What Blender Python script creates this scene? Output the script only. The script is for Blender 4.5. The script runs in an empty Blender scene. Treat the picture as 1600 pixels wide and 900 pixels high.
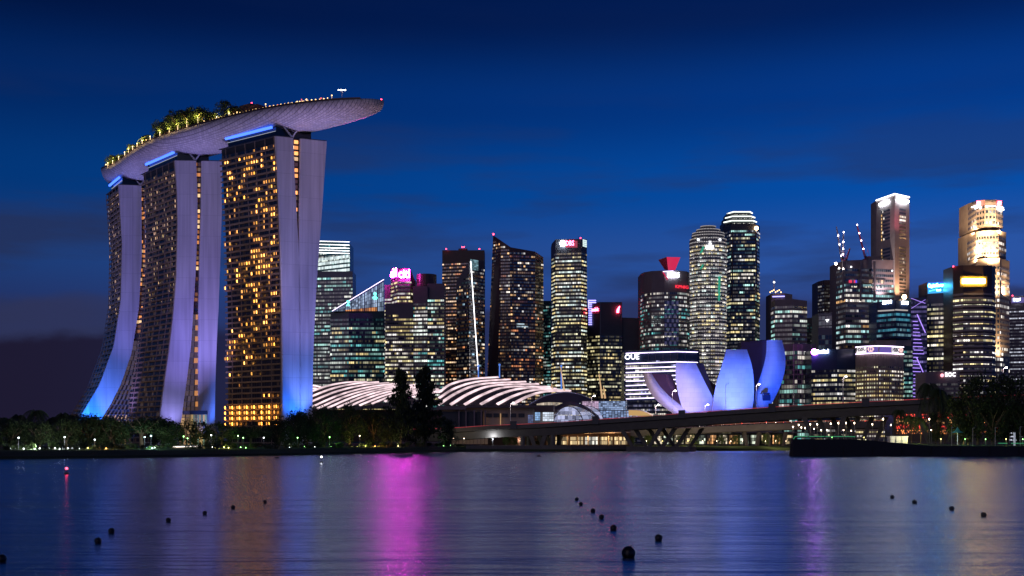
import bpy, math, random
from mathutils import Vector, Matrix, noise as mnoise
R = math.radians
scene = bpy.context.scene
C = scene.collection
random.seed(7)
F = 1800.0          # focal length in pixels of the 1600 px wide photograph
HZ = 688.0          # picture row of the horizon
CH = 6.0            # camera height above the water

# ------------------------------------------------------------------ camera
cd = bpy.data.cameras.new('camera')
cam = bpy.data.objects.new('camera', cd); C.objects.link(cam)
cam.location = (0, 0, CH); cam.rotation_euler = (R(90), 0, 0)
cd.sensor_width = 36; cd.lens = 36 * F / 1600; cd.shift_y = (HZ - 450) / 1600
cd.clip_start = 0.5; cd.clip_end = 30000
scene.camera = cam
scene.view_settings.view_transform = 'Standard'
scene.view_settings.look = 'None'
scene.view_settings.exposure = 0
scene.view_settings.gamma = 1
scene.view_settings.use_curve_mapping = False
scene.render.engine = 'CYCLES'
cy = scene.cycles
cy.use_denoising = True
cy.max_bounces = 4; cy.diffuse_bounces = 2; cy.glossy_bounces = 3; cy.transmission_bounces = 3
cy.sample_clamp_indirect = 12; cy.sample_clamp_direct = 0
cy.use_adaptive_sampling = False
cy.caustics_reflective = False; cy.caustics_refractive = False

# ------------------------------------------------------------------ world: blue hour sky
w = bpy.data.worlds.new('World'); scene.world = w; w.use_nodes = True
nt = w.node_tree; N = nt.nodes; L = nt.links
N.clear()
def wn(t, **k):
    n = N.new(t)
    for a, v in k.items(): setattr(n, a, v)
    return n
def wmath(op, a, b=None, c=None):
    n = N.new('ShaderNodeMath'); n.operation = op
    for i, v in enumerate((a, b, c)):
        if v is None: continue
        if isinstance(v, (int, float)): n.inputs[i].default_value = v
        else: L.new(v, n.inputs[i])
    return n.outputs[0]
def wmix(fac, a, b, blend='MIX'):
    n = N.new('ShaderNodeMix'); n.data_type = 'RGBA'; n.blend_type = blend
    for i, v in ((0, fac), (6, a), (7, b)):
        if isinstance(v, (int, float)): n.inputs[i].default_value = v
        elif isinstance(v, tuple): n.inputs[i].default_value = v + (1,)
        else: L.new(v, n.inputs[i])
    return n.outputs[2]
tc = wn('ShaderNodeTexCoord'); sx = wn('ShaderNodeSeparateXYZ')
L.new(tc.outputs['Generated'], sx.inputs[0])
X, Z = sx.outputs[0], sx.outputs[2]
ramp = wn('ShaderNodeValToRGB'); L.new(Z, ramp.inputs[0])
cr = ramp.color_ramp; cr.interpolation = 'EASE'
stops = [(0.0, (.030, .045, .130)), (.10, (.030, .058, .235)), (.15, (.022, .082, .335)), (.21, (.0015, .068, .345)),
         (.28, (.0010, .036, .220)), (.345, (.0006, .0125, .090)), (.41, (.0005, .0075, .060)), (1.0, (.0003, .003, .024))]
cr.elements[0].position, cr.elements[0].color = stops[0][0], stops[0][1] + (1,)
cr.elements[1].position, cr.elements[1].color = stops[-1][0], stops[-1][1] + (1,)
for p, c in stops[1:-1]:
    e = cr.elements.new(p); e.color = c + (1,)
# the east (left) side is already darker
side = wn('ShaderNodeMapRange'); L.new(X, side.inputs[0])
for i, v in zip((1, 2, 3, 4), (-.45, .30, .50, 1.08)): side.inputs[i].default_value = v
col = wmix(1.0, ramp.outputs[0], side.outputs[0], 'MULTIPLY')
# thin streaks of cloud
mp = wn('ShaderNodeMapping'); L.new(tc.outputs['Generated'], mp.inputs[0]); mp.inputs['Scale'].default_value = (3.2, 1.5, 20)
nz = wn('ShaderNodeTexNoise'); L.new(mp.outputs[0], nz.inputs[0]); nz.inputs['Scale'].default_value = 1.4; nz.inputs['Detail'].default_value = 5
st = wn('ShaderNodeMapRange'); L.new(nz.outputs[0], st.inputs[0])
for i, v in zip((1, 2, 3, 4), (.46, .64, 0, .72)): st.inputs[i].default_value = v
fade = wn('ShaderNodeMapRange'); L.new(Z, fade.inputs[0])
for i, v in zip((1, 2, 3, 4), (.19, .29, 1, .06)): fade.inputs[i].default_value = v
col = wmix(wmath('MULTIPLY', st.outputs[0], fade.outputs[0]), col, (.018, .028, .085))
# the low cloud bank
mp2 = wn('ShaderNodeMapping'); L.new(tc.outputs['Generated'], mp2.inputs[0]); mp2.inputs['Scale'].default_value = (4, 1, 9)
nz2 = wn('ShaderNodeTexNoise'); L.new(mp2.outputs[0], nz2.inputs[0]); nz2.inputs['Scale'].default_value = 2.3; nz2.inputs['Detail'].default_value = 6
thr = wn('ShaderNodeMapRange'); L.new(X, thr.inputs[0])
for i, v in zip((1, 2, 3, 4), (-.40, .05, .083, .118)): thr.inputs[i].default_value = v
edge = wmath('SUBTRACT', wmath('ADD', thr.outputs[0], wmath('MULTIPLY', wmath('SUBTRACT', nz2.outputs[0], .5), .045)), Z)
def smooth(e, a, b):
    n = wn('ShaderNodeMapRange'); n.interpolation_type = 'SMOOTHSTEP'; L.new(e, n.inputs[0])
    n.inputs[1].default_value = a; n.inputs[2].default_value = b
    return n.outputs[0]
bankc = wmix(smooth(X, -.42, .1), (.0115, .0085, .026), (.022, .033, .112))
upper = wmath('MULTIPLY', smooth(edge, -.034, -.018), wmath('MULTIPLY', smooth(wmath('MULTIPLY', X, -1), .24, .36), .7))
col = wmix(upper, col, (.030, .034, .088))
col = wmix(wmath('MULTIPLY', smooth(edge, -.004, .006), .93), col, bankc)
# last light from the physical sky, sun well below the horizon
sky = wn('ShaderNodeTexSky'); sky.sky_type = 'NISHITA'; sky.sun_disc = False
SUN_EL, SUN_ROT = -6.0, 200.0
sky.sun_elevation = R(SUN_EL); sky.sun_rotation = R(SUN_ROT)
col = wmix(.05, col, sky.outputs[0], 'ADD')
bg = wn('ShaderNodeBackground'); L.new(col, bg.inputs[0]); bg.inputs[1].default_value = 1.0
out = wn('ShaderNodeOutputWorld'); L.new(bg.outputs[0], out.inputs[0])

# added fill sun, faint and wide, from behind the camera, lightening building fronts
sd = bpy.data.lights.new('fill_sun', 'SUN'); sd.energy = .19; sd.angle = R(40); sd.color = (.92, .74, .90)
so = bpy.data.objects.new('fill_sun', sd); C.objects.link(so)
so.rotation_euler = (R(68), 0, R(-28))

# ------------------------------------------------------------------ helpers
def px(p, Y): return (p - 800) / F * Y
def pz(p, Y): return CH + (HZ - p) / F * Y
def P(a, b, Y): return Vector((px(a, Y), Y, pz(b, Y)))

def mat(name, col, rough=.7, metal=0, var=.25, scale=.15, spec=.5):
    m = bpy.data.materials.new(name); m.use_nodes = True
    n = m.node_tree.nodes; l = m.node_tree.links; b = n['Principled BSDF']
    b.inputs['Roughness'].default_value = rough; b.inputs['Metallic'].default_value = metal
    b.inputs['Specular IOR Level'].default_value = spec
    if var:
        t = n.new('ShaderNodeTexCoord'); z = n.new('ShaderNodeTexNoise'); z.inputs['Scale'].default_value = scale; z.inputs['Detail'].default_value = 5
        l.new(t.outputs['Object'], z.inputs[0])
        x = n.new('ShaderNodeMix'); x.data_type = 'RGBA'; l.new(z.outputs[0], x.inputs[0])
        x.inputs[6].default_value = tuple(c * (1 - var) for c in col) + (1,)
        x.inputs[7].default_value = tuple(min(1, c * (1 + var)) for c in col) + (1,)
        l.new(x.outputs[2], b.inputs['Base Color'])
    else: b.inputs['Base Color'].default_value = col + (1,)
    return m
def em(name, col, s, sample='NONE', base=(.05, .05, .05), var=0, scale=.2):
    m = bpy.data.materials.new(name); m.use_nodes = True
    b = m.node_tree.nodes['Principled BSDF']
    b.inputs['Base Color'].default_value = base + (1,); b.inputs['Roughness'].default_value = .5
    b.inputs['Emission Color'].default_value = col + (1,); b.inputs['Emission Strength'].default_value = s
    if var:
        n = m.node_tree.nodes; l = m.node_tree.links; t = n.new('ShaderNodeTexCoord'); z = n.new('ShaderNodeTexNoise'); z.inputs['Scale'].default_value = scale; z.inputs['Detail'].default_value = 3
        l.new(t.outputs['Object'], z.inputs[0]); r = n.new('ShaderNodeMapRange'); l.new(z.outputs[0], r.inputs[0])
        for i, v in zip((1, 2, 3, 4), (.3, .7, s * (1 - var), s * (1 + var))): r.inputs[i].default_value = v
        l.new(r.outputs[0], b.inputs['Emission Strength'])
    m.cycles.emission_sampling = sample
    return m
def panes_mat(name, base=(.026, .042, .058), rough=.12):
    m = bpy.data.materials.new(name); m.use_nodes = True
    n = m.node_tree.nodes; l = m.node_tree.links; b = n['Principled BSDF']
    b.inputs['Base Color'].default_value = base + (1,); b.inputs['Roughness'].default_value = rough; b.inputs['IOR'].default_value = 2.1
    a = n.new('ShaderNodeAttribute'); a.attribute_name = 'glow'
    l.new(a.outputs['Color'], b.inputs['Emission Color']); b.inputs['Emission Strength'].default_value = 1
    m.cycles.emission_sampling = 'NONE'
    return m

def woff(o):
    v = Vector((0, 0, 0))
    while o is not None: v += o.location; o = o.parent
    return v
class MB:
    def __init__(s): s.v = []; s.f = []; s.m = []; s.g = []; s.glow = False
    def face(s, pts, m=0, g=None):
        i = len(s.v); s.v += [Vector(p) for p in pts]; s.f.append(tuple(range(i, i + len(pts)))); s.m.append(m)
        s.g.append(g or (0, 0, 0))
        if g: s.glow = True
    def box(s, x0, x1, y0, y1, z0, z1, m=0):
        p = [(x, y, z) for z in (z0, z1) for y in (y0, y1) for x in (x0, x1)]
        for q in ((0, 2, 3, 1), (4, 5, 7, 6), (0, 1, 5, 4), (1, 3, 7, 5), (3, 2, 6, 7), (2, 0, 4, 6)): s.face([p[k] for k in q], m)
    def obox(s, o, u, v, z0, z1, m=0):          # box on an oriented plan: origin, two edge vectors
        o = Vector((o[0], o[1], 0)); u = Vector((u[0], u[1], 0)); v = Vector((v[0], v[1], 0))
        s.prism([o, o + u, o + u + v, o + v], z0, z1, m)
    def prism(s, poly, z0, z1, m=0):
        n = len(poly); tz = z1 if isinstance(z1, (list, tuple)) else [z1] * n
        b = [Vector((p[0], p[1], z0)) for p in poly]; t = [Vector((p[0], p[1], z)) for p, z in zip(poly, tz)]
        for i in range(n): j = (i + 1) % n; s.face([b[i], b[j], t[j], t[i]], m)
        s.face(t, m); s.face(b[::-1], m)
    def loft(s, rings, m=0, cap=True, closed=True):
        for a, b in zip(rings, rings[1:]):
            n = len(a)
            for i in range(n if closed else n - 1): j = (i + 1) % n; s.face([a[i], a[j], b[j], b[i]], m)
        if cap: s.face(rings[0][::-1], m); s.face(rings[-1], m)
    def bar(s, p, q, r, r2=None, n=6, m=0, cap=True):
        p = Vector(p); q = Vector(q); d = (q - p).normalized(); r2 = r if r2 is None else r2
        a = d.orthogonal().normalized(); b = d.cross(a)
        k = [(math.cos(2 * math.pi * i / n), math.sin(2 * math.pi * i / n)) for i in range(n)]
        s.loft([[p + (a * c + b * e) * r for c, e in k], [q + (a * c + b * e) * r2 for c, e in k]], m, cap)
    def ball(s, c, r, n=8, k=5, m=0, sz=1):
        c = Vector(c); rings = []
        for j in range(k + 1):
            t = math.pi * j / k; rr = max(.02, math.sin(t)) * r
            rings.append([c + Vector((rr * math.cos(2 * math.pi * i / n), rr * math.sin(2 * math.pi * i / n), -math.cos(t) * r * sz)) for i in range(n)])
        s.loft(rings, m)
    def build(s, name, mats, parent=None, smooth=False, merge=False):
        me = bpy.data.meshes.new(name)
        off = woff(parent) if parent is not None else Vector((0, 0, 0))
        me.from_pydata([tuple(v - off) for v in s.v], [], s.f)
        if not isinstance(mats, (list, tuple)): mats = [mats]
        for m in mats: me.materials.append(m)
        if len(mats) > 1: me.polygons.foreach_set('material_index', s.m)
        if s.glow:
            a = me.attributes.new('glow', 'FLOAT_COLOR', 'FACE')
            a.data.foreach_set('color', [c for g in s.g for c in (g[0], g[1], g[2], 1)])
        if merge or smooth:
            import bmesh
            bm = bmesh.new(); bm.from_mesh(me); bmesh.ops.remove_doubles(bm, verts=bm.verts, dist=1e-4)
            bmesh.ops.recalc_face_normals(bm, faces=bm.faces); bm.to_mesh(me); bm.free()
        if smooth: me.polygons.foreach_set('use_smooth', [True] * len(me.polygons))
        o = bpy.data.objects.new(name, me); C.objects.link(o); o.parent = parent
        return o
def tag(o, label=None, cat=None, group=None, kind=None):
    for k, v in (('label', label), ('category', cat), ('group', group), ('kind', kind)):
        if v: o[k] = v
    return o
def thing(name, label, cat, loc=(0, 0, 0), group=None):
    o = bpy.data.objects.new(name, None); C.objects.link(o); o.location = loc; o.empty_display_size = 2
    return tag(o, label, cat, group)
def copy_tree(o, parent=None):
    c = o.copy(); C.objects.link(c)
    if parent is not None: c.parent = parent
    for ch in list(o.children): copy_tree(ch, c)
    return c
def text_mesh(txt):
    cu = bpy.data.curves.new('lettering', 'FONT'); cu.body = txt; cu.extrude = .03; cu.resolution_u = 2
    o = bpy.data.objects.new('lettering', cu)
    me = bpy.data.meshes.new_from_object(o)
    bpy.data.objects.remove(o); bpy.data.curves.remove(cu)
    return me
def lettering(txt, p0, p1, h, m, parent, name='lettering', out=.5):
    """words on a wall from plan point p0 to p1 (left to right), baseline z in p0[2], letter height h"""
    me = text_mesh(txt); xs = [v.co.x for v in me.vertices]; ys = [v.co.y for v in me.vertices]
    x0, x1, y0, y1 = min(xs), max(xs), min(ys), max(ys)
    d = Vector((p1[0] - p0[0], p1[1] - p0[1], 0)); nrm = Vector((d.y, -d.x, 0)).normalized()
    off = woff(parent); base = Vector(p0) + nrm * out - off; up = Vector((0, 0, h))
    for v in me.vertices:
        v.co = base + d * ((v.co.x - x0) / (x1 - x0)) + up * ((v.co.y - y0) / (y1 - y0)) + nrm * (v.co.z * 8)
    me.materials.clear(); me.materials.append(m); me.name = name
    o = bpy.data.objects.new(name, me); C.objects.link(o); o.parent = parent
    return o
def gv(col, lo, hi):
    q = random.uniform(lo, hi); return tuple(x * q for x in col)
def gc(col, ch):
    q = random.choice(ch); return tuple(x * q for x in col)
def spot(loc, to, power, col, cone=60, blend=.6, r=2.0, name='floodlight_or_fill'):
    d = bpy.data.lights.new(name, 'SPOT'); d.energy = power; d.color = col; d.spot_size = R(cone); d.spot_blend = blend; d.shadow_soft_size = r
    o = bpy.data.objects.new(name, d); C.objects.link(o); o.location = loc; o.visible_glossy = False
    o.rotation_euler = (Vector(to) - Vector(loc)).to_track_quat('-Z', 'Y').to_euler()
    return o
def point(loc, power, col, r=.4, name='lamp_light', parent=None):
    d = bpy.data.lights.new(name, 'POINT'); d.energy = power; d.color = col; d.shadow_soft_size = r
    o = bpy.data.objects.new(name, d); C.objects.link(o); o.location = Vector(loc) - (woff(parent) if parent else Vector()); o.parent = parent; o.visible_glossy = False
    return o

# ------------------------------------------------------------------ materials
def wall_panel_mat():
    m = mat('white_end_wall_panels', (.6, .58, .62), .6, var=0); n = m.node_tree.nodes; l = m.node_tree.links; b = n['Principled BSDF']
    t = n.new('ShaderNodeTexCoord'); sp = n.new('ShaderNodeSeparateXYZ'); l.new(t.outputs['Object'], sp.inputs[0]); cb = n.new('ShaderNodeCombineXYZ'); l.new(sp.outputs[0], cb.inputs[0]); l.new(sp.outputs[2], cb.inputs[1])
    br = n.new('ShaderNodeTexBrick'); l.new(cb.outputs[0], br.inputs[0]); br.offset = 0; br.inputs['Scale'].default_value = .1
    for k, v in (('Color1', (.63, .61, .66, 1)), ('Color2', (.58, .56, .61, 1)), ('Mortar', (.46, .45, .50, 1))): br.inputs[k].default_value = v
    br.inputs['Mortar Size'].default_value = .012; br.inputs['Brick Width'].default_value = .9; br.inputs['Row Height'].default_value = 1.38
    mp = n.new('ShaderNodeMapping'); l.new(t.outputs['Object'], mp.inputs[0]); mp.inputs['Scale'].default_value = (.5, .5, .02); z = n.new('ShaderNodeTexNoise'); z.inputs['Detail'].default_value = 6; z.inputs['Scale'].default_value = 1; l.new(mp.outputs[0], z.inputs[0])
    rr = n.new('ShaderNodeMapRange'); l.new(z.outputs[0], rr.inputs[0])
    for i, v in zip((1, 2, 3, 4), (.3, .75, 1.05, .72)): rr.inputs[i].default_value = v
    x = n.new('ShaderNodeMix'); x.data_type = 'RGBA'; x.blend_type = 'MULTIPLY'; x.inputs[0].default_value = 1; l.new(br.outputs[0], x.inputs[6]); l.new(rr.outputs[0], x.inputs[7]); l.new(x.outputs[2], b.inputs['Base Color'])
    return m
M = {}
M['panes'] = panes_mat('window_glass')
M['panes_blue'] = panes_mat('blue_window_glass', (.016, .055, .08), .08)
M['panes_hotel'] = panes_mat('hotel_window_glass', (.02, .017, .014), .2)
M['dark'] = mat('dark_cladding', (.045, .05, .062), .45)
M['navy'] = mat('navy_glass_cladding', (.022, .036, .085), .25)
M['teal'] = mat('teal_glass_cladding', (.03, .075, .09), .25)
M['brown'] = mat('brown_cladding', (.085, .05, .045), .5)
M['stone'] = mat('pale_stone', (.36, .30, .29), .8)
M['mauve'] = mat('mauve_concrete', (.20, .16, .18), .75)
M['grey'] = mat('grey_concrete', (.16, .16, .18), .75)
M['white'] = mat('white_paint', (.72, .72, .74), .6, var=.08)
M['tan'] = mat('tan_concrete', (.42, .32, .26), .8)
M['leafwall'] = wall_panel_mat()
M['slab'] = mat('balcony_slab', (.20, .155, .115), .8)
M['hull'] = mat('hull_cladding', (.5, .48, .52), .45, var=.12)
M['metal'] = mat('grey_metal', (.25, .25, .27), .45, .6)
M['black'] = mat('black_rubber', (.010, .010, .010), .6)
M['concrete'] = mat('bridge_concrete', (.13, .12, .115), .85, scale=.4)
M['asphalt'] = mat('asphalt', (.05, .05, .05), .9)
M['bark'] = mat('bark', (.10, .075, .05), .9, scale=2)
M['leaf'] = mat('dark_leaves', (.022, .034, .013), .7, scale=.5, var=.5)
M['leaf2'] = mat('mid_green_leaves', (.045, .072, .022), .7, scale=.5, var=.5)
M['frond'] = mat('palm_fronds', (.026, .042, .015), .6, scale=.5, var=.4)
M['red_lamp'] = em('red_aviation_lamp', (1, .04, .08), 12, 'FRONT')
M['white_lamp'] = em('white_lamp', (1, .92, .85), 14, 'FRONT')
M['warm_lamp'] = em('warm_lamp', (1, .62, .28), 25, 'FRONT')
M['strip_white'] = em('white_light_strip', (.95, .95, 1), 4)
M['strip_lilac'] = em('lilac_light_strip', (.80, .66, 1), 3.4)
M['strip_blue'] = em('blue_light_strip', (.05, .14, 1), 3.0, 'FRONT'); M['strip_dim'] = em('thin_white_light_strip', (.8, .85, 1), .5)
M['sign_white'] = em('white_sign_letters', (.80, .90, 1), 26, 'FRONT')
M['sign_red'] = em('red_sign_letters', (1, .05, .10), 30, 'FRONT')
# ------------------------------------------------------------------ water and land
def water_mat():
    m = bpy.data.materials.new('bay_water'); m.use_nodes = True
    n = m.node_tree.nodes; l = m.node_tree.links; n.clear()
    o = n.new('ShaderNodeOutputMaterial'); gl_ = n.new('ShaderNodeBsdfGlossy'); df = n.new('ShaderNodeBsdfDiffuse'); mx = n.new('ShaderNodeMixShader')
    df.inputs['Color'].default_value = (.002, .010, .034, 1); gl_.inputs['Color'].default_value = (.80, .90, 1, 1)
    lw = n.new('ShaderNodeFresnel'); lw.inputs['IOR'].default_value = 1.55
    rg_ = n.new('ShaderNodeMapRange'); l.new(lw.outputs[0], rg_.inputs[0])
    for i_, v_ in zip((1, 2, 3, 4), (.05, .55, .30, .88)): rg_.inputs[i_].default_value = v_
    l.new(rg_.outputs[0], mx.inputs[0]); l.new(df.outputs[0], mx.inputs[1]); l.new(gl_.outputs[0], mx.inputs[2]); l.new(mx.outputs[0], o.inputs[0])
    t = n.new('ShaderNodeTexCoord')
    def nz(sx, sy, sc, det):
        mp = n.new('ShaderNodeMapping'); l.new(t.outputs['Object'], mp.inputs[0]); mp.inputs['Scale'].default_value = (sx, sy, 1)
        z = n.new('ShaderNodeTexNoise'); z.inputs['Scale'].default_value = sc; z.inputs['Detail'].default_value = det; z.inputs['Roughness'].default_value = .62; l.new(mp.outputs[0], z.inputs[0])
        return z.outputs[0]
    a = nz(.22, 1.0, .95, 6); c = nz(.05, .42, .7, 4); e_ = nz(.012, .16, .5, 4)
    ad = n.new('ShaderNodeMath'); ad.operation = 'MULTIPLY_ADD'; l.new(c, ad.inputs[0]); ad.inputs[1].default_value = 2.0; l.new(a, ad.inputs[2])
    a2 = n.new('ShaderNodeMath'); a2.operation = 'MULTIPLY_ADD'; l.new(e_, a2.inputs[0]); a2.inputs[1].default_value = 3.6; l.new(ad.outputs[0], a2.inputs[2])
    bp = n.new('ShaderNodeBump'); bp.inputs['Strength'].default_value = 1; bp.inputs['Distance'].default_value = .17; l.new(a2.outputs[0], bp.inputs['Height'])
    l.new(bp.outputs[0], gl_.inputs['Normal'])
    rr = n.new('ShaderNodeMapRange'); l.new(e_, rr.inputs[0]); rr.inputs[1].default_value = .3; rr.inputs[2].default_value = .7
    rr.inputs[3].default_value = .16; rr.inputs[4].default_value = .25; l.new(rr.outputs[0], gl_.inputs['Roughness'])
    return m
mb = MB()
mb.face([(-3000, -400, 0), (3000, -400, 0), (3000, 1100, 0), (-3000, 1100, 0)])
tag(mb.build('water', water_mat()), kind='structure')

shore = [(-900, 330), (-100, 345), (0, 360), (200, 388), (430, 448), (560, 512), (640, 560), (715, 602), (800, 612), (978, 640), (1240, 676), (1620, 690), (2300, 700)]
def ground_mat():
    m = mat('bank_soil_and_lawn', (.03, .045, .018), .95, scale=.08, var=.6); return m
sh = [(px(a, Y), Y) for a, Y in shore]
mb = MB()
rows = [(0, -.6), (2.5, .9), (14, 2.4), (40, 3.0), (400, 3.0), (2500, 3.0), (9000, 3.0)]
def rowpts(k):
    dy, z = rows[k]; out_ = []
    for i, (x, y) in enumerate(sh):
        s = 1 + dy / 900 if dy > 300 else 1
        j = mnoise.noise((x * .05, k * 3.1, 0)) * (1.2 if k in (0, 1) else 0)
        out_.append((x * s + (-9000 if i == 0 and k > 3 else 9000 if i == len(sh) - 1 and k > 3 else 0), y + dy + j, z))
    return out_
# resample the shoreline finely so that its edge is uneven
fine = []
for (x0, y0), (x1, y1) in zip(sh, sh[1:]):
    n = max(1, int((x1 - x0) / 6))
    for k in range(n): fine.append((x0 + (x1 - x0) * k / n, y0 + (y1 - y0) * k / n))
fine.append(sh[-1]); sh = fine
rp = [rowpts(k) for k in range(len(rows))]
for a, b in zip(rp, rp[1:]):
    for i in range(len(a) - 1): mb.face([a[i], a[i + 1], b[i + 1], b[i]])
tag(mb.build('ground', ground_mat(), merge=True), kind='structure')

def yshore(p):
    for (a, ya), (b, yb) in zip(shore, shore[1:]):
        if a <= p <= b: return ya + (yb - ya) * (p - a) / (b - a)
    return shore[-1][1]
# ------------------------------------------------------------------ the three-towered hotel
hotel_specs = [
  dict(A=(187, 837), B=(167, 872), D=(345 - 110, 840), top=289,
       e0=[(187, 288), (193, 380), (191, 470), (180, 540), (158, 600), (138, 634), (126, 655), (112, 672)],
       e1=[(221, 288), (221.5, 400), (217, 480), (206, 550), (189, 600), (172, 633), (160, 652), (146, 672)],
       e2=[(228, 288), (229, 400), (228, 480), (228, 550), (228, 600), (228, 672)],
       e3=[(262, 288), (262, 400), (258, 480), (256, 550), (256, 600), (256, 672)],
       lit=.16, dim=True, label='farthest curved hotel tower with a blue-lit end wall splaying outward at its foot'),
  dict(A=(275, 761), B=(222, 802), D=(345, 763), top=251,
       e0=[(275, 250), (279, 300), (280, 350), (278, 430), (272, 500), (266, 550), (259, 600), (252, 650), (248, 676)],
       e1=[(306, 250), (308, 300), (308, 360), (305, 430), (302, 480), (298, 540), (292, 590), (284, 648), (280, 676)],
       e2=[(317, 250), (316, 330), (314, 400), (312, 480), (312, 550), (312, 676)],
       e3=[(346, 250), (346, 330), (344, 400), (341, 480), (338, 540), (336, 600), (335, 676)],
       lit=.22, dim=True, label='middle hotel tower with mauve end walls and an orange strip between them'),
  dict(A=(432, 700), B=(344, 733), D=(510, 712), top=213,
       e0=[(432, 212), (435, 260), (438, 320), (441, 400), (442.5, 480), (443, 560), (443, 676)],
       e1=[(457, 212), (459, 260), (462, 320), (466, 390), (467.3, 425), (468.5, 480), (469, 560), (469.5, 676)],
       e2=[(471.5, 214), (471, 260), (470, 320), (469.2, 390), (468.2, 425), (469, 480), (469.6, 560), (470, 676)],
       e3=[(510, 218), (507, 260), (503, 320), (497, 400), (493, 460), (490, 520), (488, 580), (487, 676)],
       lit=.29, dim=False, label='nearest hotel tower with many lit yellow windows and a wide lavender end wall'),
]
CROWN_Z = None
M['lit_room'] = panes_mat('lit_hotel_room')
M['crown_glass'] = mat('crown_glass', (.015, .025, .03), .15)
hotel_roots = []
def interp(tab, z):
    if z <= tab[0][0]: return tab[0][1]
    for (a, s), (b, t) in zip(tab, tab[1:]):
        if a <= z <= b: return s + (t - s) * (z - a) / max(1e-6, b - a)
    return tab[-1][1]
def hotel_tower(hs, seed):
    rng = random.Random(seed)
    A = Vector((px(hs['A'][0], hs['A'][1]), hs['A'][1], 0)); B = Vector((px(hs['B'][0], hs['B'][1]), hs['B'][1], 0))
    D = Vector((px(hs['D'][0], hs['D'][1]), hs['D'][1], 0))
    u = (B - A); Lf = u.length; u.normalize(); v = (D - A).normalized()
    def inv(p, q):
        a = (p - 800) / F; s = (a * A.y - A.x) / (v.x - a * v.y); y = A.y + s * v.y
        return CH + (HZ - q) / F * y, s
    E = [sorted(inv(*k) for k in hs[e]) for e in ('e0', 'e1', 'e2', 'e3')]
    ZT = CH + (HZ - hs['top']) / F * A.y
    Z0 = 3.0
    root = thing('hotel_tower', hs['label'], 'hotel tower', (A.x, A.y, Z0), 'three hotel towers carrying the roof deck')
    hotel_roots.append(dict(root=root, A=A, u=u, v=v, L=Lf, ZT=ZT, E=E))
    W = lambda t, s, z: A + u * t + v * s + Vector((0, 0, z))
    fh = 3.45; nf = int((ZT - Z0 - 2) / fh)
    zs = [Z0 + (ZT - Z0) * k / 40 for k in range(41)]
    # the two leaves: slabs between their end walls
    for i0, i1 in ((0, 1), (2, 3)):
        mb = MB(); ins = .9 if i0 == 0 else 0
        rings = []
        for z in zs:
            a, b = interp(E[i0], z), interp(E[i1], z)
            rings.append([W(.6, a + ins, z), W(.6, b - .3, z), W(Lf, b - .3, z), W(Lf, a + ins, z)])
        mb.loft(rings); mb.build('wing', M['dark'], root)
        mb = MB(); rings = []
        for z in zs:
            a, b = interp(E[i0], z), interp(E[i1], z)
            rings.append([W(-.5, a - .9, z), W(-.5, b, z), W(.55, b, z), W(.55, a - .9, z)])
        mb.loft(rings); mb.build('end_wall', M['leafwall'], root)
    # the hotel front: a balcony and a window band on every storey
    nb = int(Lf / 2.3); bw = Lf / nb
    litwin = []
    for k in range(nf):
        z = Z0 + 1 + k * fh
        s0 = interp(E[0], z); s1 = interp(E[0], z + fh)
        ss = lambda q: s0 + (s1 - s0) * (q - z) / fh
        mb = MB()
        mb.loft([[W(.7, ss(z) - 1.0, z), W(Lf - .1, ss(z) - 1.0, z), W(Lf - .1, ss(z) + .95, z), W(.7, ss(z) + .95, z)],
                 [W(.7, ss(z + .95) - 1.0, z + .95), W(Lf - .1, ss(z + .95) - 1.0, z + .95), W(Lf - .1, ss(z + .95) + .95, z + .95), W(.7, ss(z + .95) + .95, z + .95)]])
        mb.build('balcony', M['slab'], root)
        mb = MB(); dark = []
        for j in range(nb):
            t0, t1 = j * bw + .15 + (.6 if j == 0 else 0), (j + 1) * bw - .15
            a, b = z + .97, z + fh - .05
            g = rng.random()
            glow = (0, 0, 0)
            if hs['dim'] and g < .22: q = rng.uniform(.012, .05); glow = (q, q * .62, q * .38)
            elif not hs['dim'] and g < .15: q = rng.uniform(.004, .016); glow = (q, q * .55, q * .3)
            mb.face([W(t1, ss(a) + .55, a), W(t0, ss(a) + .55, a), W(t0, ss(b) + .55, b), W(t1, ss(b) + .55, b)], 0, glow)
        mb.glow = True; mb.build('window_band', M['panes_hotel'], root)
        # lit rooms
        base_rows = not hs['dim'] and 3 <= k <= 6
        dark_rows = not hs['dim'] and (k < 3 or 7 <= k <= 13)
        on = False
        for j in range(nb):
            if base_rows: on = j % 3 != 2 and rng.random() < .93 and not (k == 3 and 8 < j < 14)
            elif dark_rows: on = rng.random() < .02
            else:
                dens = mnoise.noise((j * .33 + seed, k * .26, seed * 1.7))
                on = rng.random() < hs['lit'] * (1 + 1.5 * dens) * (1.35 if on else .85) * (1.5 if hs['dim'] and k > nf - 9 else 1)
            if not on or j == nb - 1: continue
            t0 = j * bw + .50 + (.6 if j == 0 else 0); t1 = (j + 1) * bw - .50
            if hs['dim']:
                q = rng.choice((.12, .22, .4, .7, 1.3)); c = (q, q * rng.uniform(.55, .68), q * rng.uniform(.28, .42))
            else:
                q = rng.choice((.6, 1.2, 2.2, 3.6, 5.5, 8)); c = (q, q * rng.uniform(.36, .45), q * rng.uniform(.05, .10))
                if not base_rows and rng.random() < .2: c = tuple(x * .3 for x in c)
                if base_rows: c = (13, 4.6, .60) if j % 3 == 0 else (3.0, 1.1, .2)
            litwin.append((k, z, t0, t1, c, ss))
    rng.shuffle(litwin)
    rest = MB()
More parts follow.
